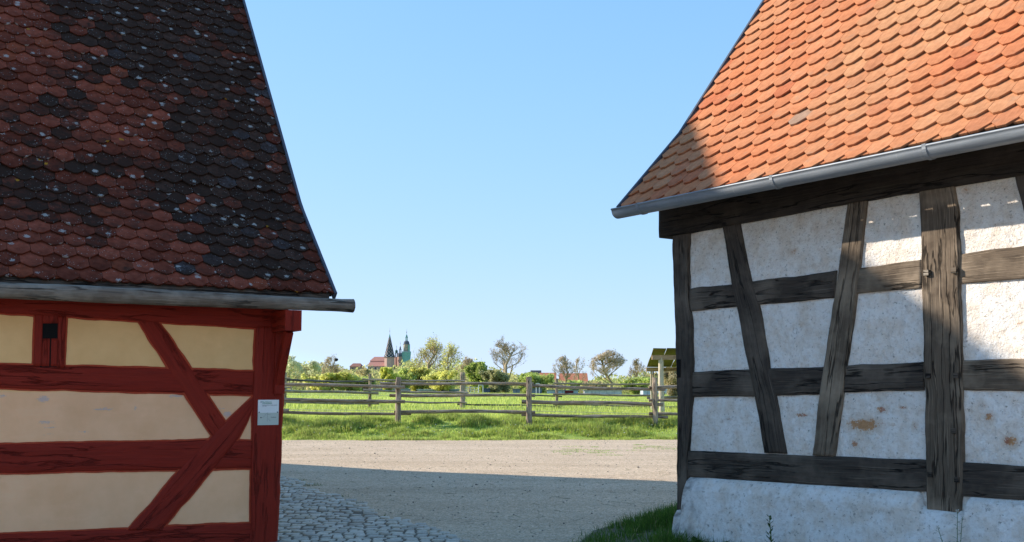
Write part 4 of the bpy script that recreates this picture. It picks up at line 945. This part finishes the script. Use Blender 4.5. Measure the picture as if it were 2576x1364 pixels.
# ------------------------------------------------------------ distant trees
def tree(px_, ytop, wpx, D, kind, label, cat='tree', name='tree', leafcol=(.22, .26, .05), seed=1, ybase=988, nleaf=1500, barkc=(.12, .095, .075), twigs=1.):
    R = random.Random(seed * 77 + 5); b = at(px_, ybase, D); zb = float(ground_h(b[0], D)) - .1; t = at(px_, ytop, D); Ht = t[2] - zb; Wd = wpx / F * D / 2
    e = empty(name, (b[0], D, zb), 0, label, cat, 'trees and bushes along the far edge of the meadow')
    tk = MB(); tw = MB(); tk.col = (*barkc, 0); tips = []; tw.col = (*[c * 1.25 for c in barkc], 0)
    def ribbon(a, b_, r0, r1):
        d = (b_ - a); s1 = d.cross(Vector((R.uniform(-1, 1), R.uniform(-1, 1), R.uniform(-1, 1))));
        if s1.length < 1e-6: return
        s1.normalize(); s2_ = d.cross(s1).normalized()
        c = [tw.vert(a + s1 * r0), tw.vert(a - s1 * r0 * .5 + s2_ * r0 * .87), tw.vert(a - s1 * r0 * .5 - s2_ * r0 * .87), tw.vert(b_)]
        tw.face((c[0], c[1], c[3])); tw.face((c[1], c[2], c[3])); tw.face((c[2], c[0], c[3]))
    def grow(p, d, l, r_, lev):
        n_ = 3 if lev < 2 else 2; pts = [p]; 
        for k in range(n_):
            d = (d + Vector((R.gauss(0, .13), R.gauss(0, .13), R.gauss(.04, .08)))).normalized(); p = p + d * (l / n_); pts.append(p)
        if lev < 2: tk.tube(pts, [r_ * (1 - .4 * k / n_) for k in range(n_ + 1)], 6 if lev == 0 else 5, False)
        else:
            for k in range(n_): ribbon(pts[k], pts[k + 1] + (pts[k + 1] - pts[k]) * .15, max(.013, r_ * (1 - .4 * k / n_)), 0)
        tips.extend(pts[1:] if lev > 1 else [])
        if lev >= (5 if kind == 'b' else 4): return
        nb = (R.randint(11, 14), 5, 4, 3, 3)[lev] if kind != 'dense' else (6, 4, 3, 3, 2)[lev]
        nb = max(2, round(nb * (twigs if lev > 1 else 1)))
        for k in range(nb):
            f = R.uniform(.35, 1) if lev else (R.uniform(.22, .99) if kind == 'b' else R.uniform(.30, 1)); q = pts[0].lerp(pts[-1], f) if lev > 1 else pts[min(n_, int(f * n_))].lerp(pts[min(n_, int(f * n_) + 1)], min(f * n_ - int(f * n_), 1))
            a = R.random() * 2 * pi; up = R.uniform(.55, 1.1) if lev < 2 else R.uniform(.1, 1.)
            if lev == 0: dd = Vector((cos(a) * spread, sin(a) * spread, up * 1.7 * (.45 + .9 * f))).normalized()
            else: dd = (d + Vector((R.gauss(0, .34), R.gauss(0, .34), R.gauss(.12, .25)))).normalized()
            grow(q, dd, l * R.uniform(.5, .74) if lev else (l * (.46 - .30 * f) * R.uniform(.75, 1.2) if kind == 'b' else l * R.uniform(.75, 1.2) * ll), r_ * (.52 if lev else .5), lev + 1)
    spread = min(1.6, Wd / Ht * 2.1); ll = .85
    grow(Vector((0, 0, 0)), Vector((R.uniform(-.06, .06), 0, 1)), Ht * (.74 if kind == 'b' else .2), Ht * .012 + .02, 0)
    # fit to the measured crown
    zs_ = sorted(v[2] for v in tw.v); allz = zs_[int(len(zs_) * .985)]; xs_ = sorted(abs(v[0]) for v in tw.v); wx = xs_[int(len(xs_) * .95)]
    sz = Ht / allz; sx = Wd / wx
    if kind == 'b': sx *= 1.3
    def warp(v):                         # keep the crown inside a rounded envelope
        x, y, z = v[0] * sx, v[1] * sx, v[2] * sz
        if kind != 'b': return (x, y, z)
        h = min(max(z / Ht, 0), 1); e_ = Wd * (.12 + .98 * math.sqrt(max(0, 1 - ((h - .50) / .52)**2))); r = hypot(x, y)
        k = e_ * math.tanh(r / e_) / r if r > 1e-4 else 1; return (x * k, y * k, z)
    tk.v = [warp(v) for v in tk.v]; tw.v = [warp(v) for v in tw.v]
    tk.build('trunk', 'bark', e, True)
    if nleaf:
        tp = np.array([warp(v) for v in tips]); rg = np.random.default_rng(seed)
        nleaf = int(nleaf * (2.2 if kind == 'dense' else 2.4)); pk = tp[rg.integers(0, len(tp), nleaf)] + rg.normal(0, .10 + Ht * .012, (nleaf, 3)); pk = pk[pk[:, 2] > .15]
        if kind == 'dense':              # several leafy clumps down to the ground
            nc_ = 16; cc = np.stack([rg.normal(0, .42, nc_) * Wd, rg.normal(0, .42, nc_) * Wd, Ht * rg.uniform(.12, .80, nc_)], -1); cc[:, :2] *= np.sqrt(np.clip(1.15 - (cc[:, 2:3] / Ht)**2, .1, 1))
            m_ = int(nleaf * 1.3); q_ = rg.normal(0, 1, (m_, 3)); q_ /= np.linalg.norm(q_, axis=1)[:, None]; q_ *= (rg.random((m_, 1))**.45) * np.array([.42 * Wd, .42 * Wd, Ht * .2])
            pk = np.vstack([pk, cc[rg.integers(0, nc_, m_)] + q_]); pk = pk[(pk[:, 2] > 0) & (pk[:, 2] < Ht * 1.02)]
        cl_ = fbm(pk[:, 0] * .9 + seed, pk[:, 2] * .9) * 2
        s_ = ((.09 if kind == 'dense' else .06) + (.12 if kind == 'dense' else .09) * rg.random(len(pk)))[:, None] * (D / 210)
        a1 = rg.normal(0, 1, (len(pk), 3)); a1 /= np.linalg.norm(a1, axis=1)[:, None]; a2 = np.cross(a1, rg.normal(0, 1, (len(pk), 3))); a2 /= np.linalg.norm(a2, axis=1)[:, None]
        V = np.stack([pk - a1 * s_, pk + a2 * s_ * .8, pk + a1 * s_, pk - a2 * s_ * .8], 1).reshape(-1, 3); Fc = np.arange(len(V)).reshape(-1, 4)
        c = np.array(leafcol) * (.75 + .5 * rg.random((len(pk), 1)) + .4 * cl_[:, None]); C = np.repeat(c, 4, 0)
        o0 = tw.build('crown', 'bark', e); fastmesh('foliage', V, Fc, C, 'leaf', e)
    else: tw.build('crown', 'bark', e)
    return e
YG = (.76, .74, .22); GR = (.58, .66, .20); BR = (.56, .45, .27); YE = (.70, .70, .16); PA = (.74, .76, .46); OL = (.68, .60, .28)
TB, TBD = 'tree', 'bush'
trees = [
 (733, 899, 60, 215, 'b', 'pale budding tree just beside the red corner post', TB, PA, 1500, .8),
 (762, 925, 60, 232, 'b', 'low twiggy olive tree left of the brick chimney', TB, OL, 1600, .8),
 (783, 912, 50, 205, 'b', 'small rounded pale green tree left of the tree with the nest', TB, PA, 1300, .8),
 (838, 899, 62, 200, 'b', 'bare spreading tree with a dark bird nest high in its crown', TB, BR, 260, 1.),
 (810, 940, 80, 196, 'dense', 'yellow green bush left of the nest tree', TBD, YG, 2600, .9),
 (875, 938, 66, 198, 'dense', 'yellow green bush right of the nest tree', TBD, YG, 2300, .9),
 (908, 930, 60, 232, 'b', 'soft olive tree below the left end of the red roofs', TB, OL, 1400, .9),
 (957, 926, 90, 240, 'b', 'wide brownish budding tree in front of the chapel roofs', TB, OL, 1500, .95),
 (915, 945, 60, 204, 'dense', 'green bush below the soft olive tree', TBD, GR, 1800, .8),
 (976, 926, 30, 190, 'dense', 'small bright yellow bush below the patterned spire', TBD, YE, 2600, .7),
 (1008, 928, 62, 202, 'dense', 'light green bush below the green wrapped tower', TBD, GR, 2400, .9),
 (1052, 926, 56, 206, 'dense', 'yellow green bush right of the wrapped tower', TBD, YG, 2400, .9),
 (1036, 922, 84, 245, 'b', 'brown budding tree at the foot of the wrapped tower', TB, OL, 2200, 1.1),
 (1084, 853, 104, 208, 'b', 'tall wide budding tree right of the church', TB, YG, 700, 1.05),
 (1142, 866, 66, 200, 'b', 'tall thin tree with dark twisting trunk and few leaves', TB, YG, 500, .8),
 (1108, 934, 74, 196, 'dense', 'yellow bush under the tall wide tree', TBD, YG, 2500, .9),
 (1180, 902, 70, 222, 'b', 'bare brown tree between two taller trees', TB, BR, 500, 1.),
 (1206, 912, 56, 214, 'dense', 'rounded dark green tree left of the tallest bare tree', TB, (.48, .56, .15), 2200, .9),
 (1276, 853, 118, 206, 'b', 'tallest bare tree standing alone against the sky', TB, BR, 160, 1.1),
 (1252, 932, 66, 192, 'dense', 'pale blossoming bush below the tallest bare tree', TBD, (.46, .45, .22), 2500, .9),
 (1325, 938, 50, 204, 'dense', 'green bush in front of the dark gabled roof', TBD, GR, 1800, .9),
 (1356, 942, 66, 196, 'dense', 'green bush in front of the red roofs', TBD, GR, 2300, .9),
 (1418, 897, 66, 208, 'b', 'bare tree before the orange roof', TB, BR, 120, 1.),
 (1462, 900, 42, 216, 'b', 'slim bare tree right of the orange roof', TB, BR, 90, .8),
 (1440, 957, 34, 192, 'dense', 'small green shrub below the orange roof', TBD, GR, 900, .8),
 (1536, 885, 108, 200, 'b', 'broad bare tree with dense fine twigs', TB, BR, 420, 1.3),
 (1500, 962, 60, 230, 'dense', 'brownish hedge bush below the broad bare tree', TBD, BR, 1200, .8),
 (1602, 904, 60, 225, 'b', 'faint bare tree left of the shelter', TB, BR, 120, .9),
 (1605, 950, 66, 205, 'dense', 'green bush left of the shelter posts', TBD, GR, 2200, .9),
 (1697, 925, 60, 120, 'dense', 'cream blossoming tree seen under the shelter roof', TB, (.50, .43, .25), 3800, 1.),
 (1655, 940, 60, 240, 'b', 'dark twiggy tree behind the shelter posts', TB, OL, 900, 1.),
]
for i, (px_, yt, wp, D, kd, lb, ct, lc, nl, twg) in enumerate(trees):
    tree(px_, yt, wp, D, kd, lb, ct, 'tree' if ct == TB else 'bush', lc, i + 3, 988, nl, (.44, .34, .20) if kd == 'b' else (.15, .12, .085), twg)
nst = empty('bird_nest', tuple(at(846, 905, 200)), 0, 'dark round bird nest in the bare spreading tree', 'nest')
mb = MB(); mb.col = (.03, .025, .02, 0); mb.lathe([(.1, -.3), (.32, -.15), (.38, .05), (.25, .22), (.05, .25)], seg=9); mb.build('twig_ball', 'bark', nst)
# far woodland and scrub closing the horizon
mb_V = []; n = 90000; y = rng.uniform(225, 330, n); x = rng.uniform(-.42, .34, n) * y; gz_ = ground_h(x, y)
top = np.interp(x / y * F + CX, [500, 730, 860, 900, 1000, 1130, 1200, 1300, 1420, 1560, 1700, 1900], [5.5, 6.0, 4.6, 3.6, 4.6, 6.0, 5.2, 3.6, 2.0, 2.8, 4.6, 5.5]) * (.8 + 1.3 * np.abs(fbm(x * .12, y * .02) * 2)) * (y / 240)
z = gz_ + top * rng.random(n)**.75; pk = np.stack([x, y, z], -1)
s_ = (.14 + .2 * rng.random(n))[:, None]; a1 = rng.normal(0, 1, (n, 3)); a1 /= np.linalg.norm(a1, axis=1)[:, None]; a2 = np.cross(a1, rng.normal(0, 1, (n, 3))); a2 /= np.linalg.norm(a2, axis=1)[:, None]
V = np.stack([pk - a1 * s_, pk + a2 * s_, pk + a1 * s_, pk - a2 * s_], 1).reshape(-1, 3); mixv = (vnoise(x * .15, y * .05))[:, None]
c = (np.array((.62, .66, .20)) * mixv + np.array((.58, .50, .25)) * (1 - mixv)) * (.6 + .6 * rng.random((n, 1)))
tag(fastmesh('scrub', V, np.arange(len(V)).reshape(-1, 4), np.repeat(c, 4, 0), 'leaf'), 'low mixed scrub and hedge closing the far side of the meadow', 'scrub', kind='stuff')

# ------------------------------------------------------------ distant buildings
def gable_house(name, label, x0, x1, yw, yr, D, dep, wallc, roofc, group, rot=0., ybase=992, wins=True, hip=0.):
    """front wall width x0..x1 px, eaves at yw px, ridge at yr px"""
    a, b = at(x0, ybase, D), at(x1, ybase, D); zb = float(ground_h((a[0] + b[0]) / 2, D)) - .5; ze = at(x0, yw, D)[2] - zb; zr_ = at(x0, yr, D)[2] - zb; W2 = (b[0] - a[0]) / 2
    e = empty(name, ((a[0] + b[0]) / 2, D, zb), rot, label, 'house', group); mb = MB(); mb.col = (*wallc, 0)
    mb.box((-W2, 0, 0), (W2, dep, ze))
    for x in (-W2, W2):
        if not hip: mb.poly([(x, 0, ze), (x, dep, ze), (x, dep / 2, zr_)])
    mb.build('wall', 'vc', e); mb = MB(); mb.col = (*roofc, 0); o = .35; k = hip * W2
    for s_ in (0, 1):
        f = lambda y: y if not s_ else dep - y
        mb.poly([(-W2 - o, f(-o), ze - .15), (W2 + o, f(-o), ze - .15), (W2 + o - k, dep / 2, zr_ + .1), (-W2 - o + k, dep / 2, zr_ + .1)])
        if hip: mb.poly([((-1)**s_ * (W2 + o), -o, ze - .15), ((-1)**s_ * (W2 + o), dep + o, ze - .15), ((-1)**s_ * (W2 + o - k), dep / 2, zr_ + .1)])
    mb.build('roof', 'vc', e)
    if wins:
        nw = max(1, int(W2 * 2 / 3.2))
        for k in range(nw):
            x = -W2 + (k + .5) * 2 * W2 / nw; m2 = MB(); zc = ze * .62; m2.box((x - .5, -.04, zc - .7), (x + .5, .02, zc + .7)); m2.build('window', 'glass', e)
    return e
OR_ = (.72, .26, .14); RD = (.36, .15, .10)
vg = 'red roofed village houses beyond the trees'
gable_house('house', 'orange roofed house right of the dark gable', 1362, 1398, 966, 938, 320, 9, (.45, .36, .3), OR_, vg)
gable_house('house', 'widest orange roofed house in the middle of the village', 1412, 1478, 968, 939, 330, 11, (.5, .42, .34), OR_, vg)
gable_house('house', 'dark grey gabled house peeping over the bushes', 1338, 1360, 946, 932, 350, 8, (.3, .28, .25), (.06, .062, .07), vg)
gable_house('house', 'low red roof behind the broad bare tree', 1503, 1540, 968, 951, 325, 8, (.4, .33, .27), OR_, vg)
gable_house('house', 'brownish barn roof between the tall trees', 1228, 1318, 972, 950, 340, 10, (.3, .25, .2), (.20, .13, .09), vg)
gable_house('house', 'half timbered dark house seen between the shelter posts', 1630, 1672, 965, 944, 300, 9, (.35, .31, .26), (.12, .09, .07), vg)
gable_house('house', 'grey roofed farm building at the left end of the meadow', 735, 800, 973, 955, 330, 10, (.35, .31, .27), (.16, .12, .1), vg)
# low pavilions and containers along the far side of the field
def lowbox(name, label, x0, x1, yt, yb, D, dep, c, roofc, doors=()):
    a, b = at(x0, yb, D), at(x1, yb, D); zb = float(ground_h((a[0] + b[0]) / 2, D)) - .1; h = at(x0, yt, D)[2] - zb; W2 = (b[0] - a[0]) / 2
    e = empty(name, ((a[0] + b[0]) / 2, D, zb), 0, label, 'shed'); mb = MB(); mb.col = (*c, 0); mb.box((-W2, 0, 0), (W2, dep, h - .12)); mb.build('wall', 'vc', e)
    mb = MB(); mb.col = (*roofc, 0); mb.box((-W2 - .15, -.15, h - .12), (W2 + .15, dep + .15, h)); mb.build('roof', 'vc', e)
    npan = max(2, int(W2 * 2 / 1.3)); mb = MB(); mb.col = tuple(v * .45 for v in c) + (0,)
    for k in range(1, npan): x = -W2 + 2 * W2 * k / npan; mb.box((x - .025, -.03, .05), (x + .025, 0, h - .15))
    mb.build('panel_joint', 'vc', e)
    for (d0, d1, dc) in doors:
        xa, xb_ = -W2 + 2 * W2 * d0, -W2 + 2 * W2 * d1; mb = MB(); mb.col = (*dc, 0); mb.box((xa, -.06, .05), (xb_, .0, h - .16)); mb.build('door', 'vc', e)
lowbox('pavilion', 'pale blue pavilion with a dark red door panel', 1377, 1454, 981, 990.5, 186, 4, (.42, .52, .56), (.25, .26, .27), ((.57, .85, (.16, .02, .025)),))
lowbox('pavilion', 'long white panelled pavilion right of the red doored one', 1470, 1564, 981.5, 991, 188, 4, (.66, .66, .62), (.4, .4, .4))
lowbox('pavilion', 'slate blue shed left of the bush', 1290, 1308, 978, 990, 188, 3, (.20, .25, .31), (.15, .16, .18))
lowbox('pavilion', 'slate blue shed between the bush and the goal post', 1336, 1363, 977, 990, 187, 3, (.17, .21, .27), (.14, .15, .17))
lowbox('pavilion', 'long low greenish glass pavilion behind the rails', 1050, 1152, 979, 986, 196, 4, (.36, .48, .46), (.6, .64, .64))
lowbox('pavilion', 'low white roofed shed left of the long glass pavilion', 930, 1028, 978, 984.5, 200, 4, (.38, .46, .48), (.66, .68, .66))
lowbox('pavilion', 'dark slanted blue shed beside the goal', 1217, 1232, 977, 989, 190, 3, (.11, .14, .20), (.08, .1, .14))
lowbox('pavilion', 'bluish white shed seen through the shelter', 1618, 1640, 980, 990, 180, 4, (.5, .58, .66), (.4, .43, .46))
def goal(x0, x1, yt, yb, D, label):
    a, b = at(x0, yb, D), at(x1, yb, D); zb = float(ground_h(a[0], D)); h = at(x0, yt, D)[2] - zb; e = empty('goal_frame', (a[0], D, zb), 0, label, 'goal', 'white steel frames at the field edge'); w_ = b[0] - a[0]
    for x in (0, w_): mb = MB(); mb.col = (.7, .72, .74, 0); mb.tube([(x, 0, 0), (x, 0, h)], .07, 6); mb.build('post', 'vc', e)
    mb = MB(); mb.col = (.7, .72, .74, 0); mb.tube([(0, 0, h), (w_, 0, h)], .07, 6); mb.build('crossbar', 'vc', e)
goal(1204, 1215, 969, 989, 182, 'white goal frame left of the blossoming bush'); goal(1349, 1357, 965, 990, 180, 'white goal frame before the slate blue shed')
e = empty('railing', tuple(at(1165, 988, 184)), 0, 'low white railing left of the goal frame', 'railing'); mb = MB(); mb.col = (.62, .64, .64, 0)
for z in (.35, .8, 1.25): mb.tube([(0, 0, z - .35), (2.6, 0, z - .35)], .04, 5)
mb.build('rail', 'vc', e); mb = MB(); mb.col = (.62, .64, .64, 0)
for k in range(5): mb.tube([(k * .65, 0, -.6), (k * .65, 0, .95)], .04, 5)
mb.build('post', 'vc', e)
# parked car right, seen past the shelter
q = at(1690, 989, 150); zb = float(ground_h(q[0], 150)); e = empty('parked_car', (q[0], 150, zb), 0, 'white parked car seen between the shelter post and the barn', 'car')
mb = MB(); mb.col = (.6, .62, .65, 0); P = [(-2.1, .35), (-2.1, .85), (-1.3, .95), (-.7, 1.42), (.9, 1.42), (1.6, .95), (2.1, .85), (2.1, .35)]
mb.poly([(p[0], 0, p[1]) for p in P[::-1]]); mb.poly([(p[0], 1.7, p[1]) for p in P])
for i in range(len(P)): a, b = P[i], P[(i + 1) % len(P)]; mb.poly([(a[0], 0, a[1]), (b[0], 0, b[1]), (b[0], 1.7, b[1]), (a[0], 1.7, a[1])])
mb.build('body', 'vc', e); mb = MB(); mb.poly([(-1.1, -.01, .96), (1.3, -.01, .96), (.8, -.01, 1.34), (-.65, -.01, 1.34)]); mb.build('window', 'glass', e)
for x in (-1.3, 1.3): mb = MB(); mb.col = (.02, .02, .02, 0); mb.tube([(x, -.03, .33), (x, .2, .33)], .33, 12); mb.build('wheel', 'vc', e)

# ------------------------------------------------------------ church and old town on the hill
CD = 700.
def zc(a): return (939.1 + a[0] * .0885, 818.4 + a[1] * .0885)
def cp(zx, zy): return at(*zc((zx, zy)), CD)
BRK = (.62, .40, .33); CU = (.16, .36, .31); SL = (.13, .14, .17); STN = (.52, .42, .32); NET = (.24, .48, .42)
k_ = .0885 / F * CD        # metres per enlargement pixel
def hz(zy): return cp(0, zy)[2]
def lath(parent, name, zx, prof, col, seg=8, rot=.5, dy=0.):
    c = cp(zx, 0)[0]; mb = MB(); mb.col = (*col, 0); mb.lathe([(w_ * k_, hz(zy)) for w_, zy in prof], (c - parent.location.x, dy, -parent.location.z), seg, rot); return mb.build(name, 'vc', parent)
zbase = 14.
e = empty('patterned_spire_tower', (cp(470, 0)[0], CD, zbase), 0, 'brick church tower with tall spire of black and white diamond tiles', 'tower')
lath(e, 'tower_wall', 470, [(150, 1420), (150, 915)], BRK)
# spire with lozenge pattern as face colours
mb = MB(); nr, nc = 60, 10; c0x = 0.; zT, zB = hz(255) - zbase, hz(915) - zbase; RB = 158 * k_
for f in range(8):
    a0, a1_ = 2 * pi * (f + .5) / 8, 2 * pi * (f + 1.5) / 8
    for i in range(nr):
        f0, f1 = i / nr, (i + 1) / nr; r0, r1 = RB * (1 - f0)**1.0 * (1 + .10 * max(0, .12 - f0) / .12) + .15 * f0, RB * (1 - f1) * (1 + .10 * max(0, .12 - f1) / .12) + .15 * f1
        for j in range(nc):
            g0, g1 = j / nc, (j + 1) / nc
            P = []
            for (gg, rr_, ff) in ((g0, r0, f0), (g1, r0, f0), (g1, r1, f1), (g0, r1, f1)):
                x = rr_ * (cos(a0) * (1 - gg) + cos(a1_) * gg); y = rr_ * (sin(a0) * (1 - gg) + sin(a1_) * gg); P.append((x, y, zB + (zT - zB) * ff))
            u = abs((g0 + g1) - 1); v = (f0 * 6.5) % 1; dd = u + abs(v * 2 - 1) * 1.; m_ = dd % 1.
            if f0 > .86: mb.col = (*CU, 0)
            elif .38 < m_ < .56: mb.col = (.80, .74, .68, 0)
            elif dd < .36 or dd > 1.62: mb.col = (.30, .11, .10, 0)
            else: mb.col = (.02, .03, .04, 0)
            mb.poly(P)
mb.build('spire', 'vc', e)
lath(e, 'finial', 470, [(6, 262), (3, 200), (9, 165), (9, 150), (2, 140), (2, 70)], (.5, .38, .2), 6)
e = empty('wrapped_church_tower', (cp(950, 0)[0], CD, zbase), 0, 'tall church tower with green scaffold netting and a slate dome with open lantern', 'tower')
lath(e, 'tower_wall', 950, [(92, 1300), (92, 545)], STN)
lath(e, 'netting', 950, [(136, 1300), (120, 960), (132, 800), (136, 770), (94, 768)], NET)
c = cp(950, 0)[0]; mb = MB(); mb.col = (*NET, 0)
mb.box((50 * k_, -90 * k_, hz(760) - zbase), (94 * k_, 60 * k_, hz(560) - zbase)); mb.build('netting', 'vc', e)
lath(e, 'railing', 950, [(134, 770), (134, 745), (130, 745), (130, 770)], (.4, .5, .5))
lath(e, 'dome', 950, [(100, 548), (104, 540), (84, 530), (84, 500), (74, 470), (54, 448), (40, 440)], SL)
for kk in range(8):
    a = 2 * pi * (kk + .5) / 8; mb = MB(); mb.col = (*CU, 0); mb.tube([(30 * k_ * cos(a), 30 * k_ * sin(a), hz(440) - zbase), (30 * k_ * cos(a), 30 * k_ * sin(a), hz(345) - zbase)], 5 * k_, 4); mb.build('lantern_column', 'vc', e)
lath(e, 'lantern_cap', 950, [(42, 348), (42, 338), (28, 326), (28, 305), (20, 285), (8, 270), (3, 225)], CU)
lath(e, 'finial', 950, [(3, 226), (9, 210), (9, 192), (3, 180), (2, 110)], (.12, .09, .06), 6)
for kk in range(3):
    x = (-30 + 30 * kk) * k_
    for zz in (650, 720): mb = MB(); mb.box((x - 4 * k_, -87 * k_, hz(zz) - zbase), (x + 4 * k_, -80 * k_, hz(zz - 22) - zbase)); mb.build('window', 'glass', e)
e = empty('small_open_turret', (cp(638, 0)[0], CD + 6, zbase), 0, 'small open bell turret with green onion cap beside the patterned spire', 'turret')
for kk in range(6):
    a = 2 * pi * kk / 6; mb = MB(); mb.col = (*SL, 0); mb.tube([(38 * k_ * cos(a), 38 * k_ * sin(a), hz(900) - zbase), (38 * k_ * cos(a), 38 * k_ * sin(a), hz(785) - zbase)], 6 * k_, 4); mb.build('column', 'vc', e)
lath(e, 'onion_cap', 638, [(54, 788), (54, 778), (36, 765), (42, 735), (36, 705), (10, 690), (4, 660)], (.09, .17, .15)); lath(e, 'finial', 638, [(4, 662), (3, 615), (8, 600), (2, 590), (2, 560)], (.1, .09, .07), 6)
lath(e, 'base', 638, [(60, 1250), (60, 895), (48, 893)], BRK)
e = empty('domed_bell_tower', (cp(755, 0)[0], CD + 4, zbase), 0, 'domed slate roofed tower with slim lantern in front of the wrapped tower', 'tower')
lath(e, 'tower_wall', 755, [(88, 1300), (88, 885)], BRK); lath(e, 'dome', 755, [(94, 890), (90, 860), (80, 815), (55, 785), (34, 775)], (.13, .15, .18))
for kk in range(6):
    a = 2 * pi * kk / 6; mb = MB(); mb.col = (*SL, 0); mb.tube([(28 * k_ * cos(a), 28 * k_ * sin(a), hz(775) - zbase), (28 * k_ * cos(a), 28 * k_ * sin(a), hz(690) - zbase)], 5 * k_, 4); mb.build('lantern_column', 'vc', e)
lath(e, 'lantern_cap', 755, [(40, 690), (40, 682), (22, 665), (24, 640), (14, 610), (3, 580)], SL); lath(e, 'finial', 755, [(3, 582), (3, 520), (9, 505), (3, 490), (2, 450)], (.3, .2, .1), 6)
tg = 'red tiled old town roofs around the church'
def townhouse(label, x0, x1, yw, yr, D, hip=0., c=BRK, rc=(.58, .27, .20), dep=14):
    x0, yw_ = zc3(x0, yw); x1, yr_ = zc3(x1, yr); return gable_house('town_house', label, x0, x1, yw_, yr_, D, dep, c, rc, tg, 0, 955, True, hip)
def zc3(x, y): return z3((x, y))
townhouse('church nave with hipped red roof left of the patterned spire', 1100, 1262, 492, 448, 712, .45)
townhouse('long lower church roof below the nave roof', 1075, 1300, 548, 505, 698, .1)
townhouse('hipped red roof left of the church nave', 884, 1000, 552, 518, 690, .4, (.42, .26, .21), (.37, .17, .12))
townhouse('small brick house with stepped chimney at the left edge of town', 752, 800, 612, 586, 640, .0, (.38, .25, .2))
townhouse('low red roof between the small brick house and the hipped roof', 795, 886, 615, 588, 650, 0.)
townhouse('red roof right of the wrapped tower', 1360, 1470, 495, 450, 722, .2)
townhouse('pinkish roof seen through the tall wide tree', 1618, 1760, 580, 530, 640, .3, (.42, .3, .25), (.36, .19, .15))
for (zx, yt, yb, w_, lb) in ((545, 508, 600, 9, 'tall slim brick factory chimney left of the nest tree'), (769, 570, 612, 14, 'short thick brick chimney on the small town house')):
    a = at(*z3((zx, yt)), 600); b = at(*z3((zx, yb)), 600); zb = min(b[2], a[2] - 6) - 4; e = empty('chimney_stack', (a[0], 600, zb), 0, lb, 'chimney'); kk = .2361 / F * 600
    mb = MB(); mb.col = (.30, .19, .15, 0); mb.lathe([(w_ * kk, 0), (w_ * .72 * kk, a[2] - zb - 1)], (0, 0, 0), 8); mb.build('shaft', 'vc', e)
    mb = MB(); mb.col = (.22, .14, .12, 0); mb.lathe([(w_ * .95 * kk, 0), (w_ * .95 * kk, 1)], (0, 0, a[2] - zb - 1), 8); mb.build('cap', 'vc', e)
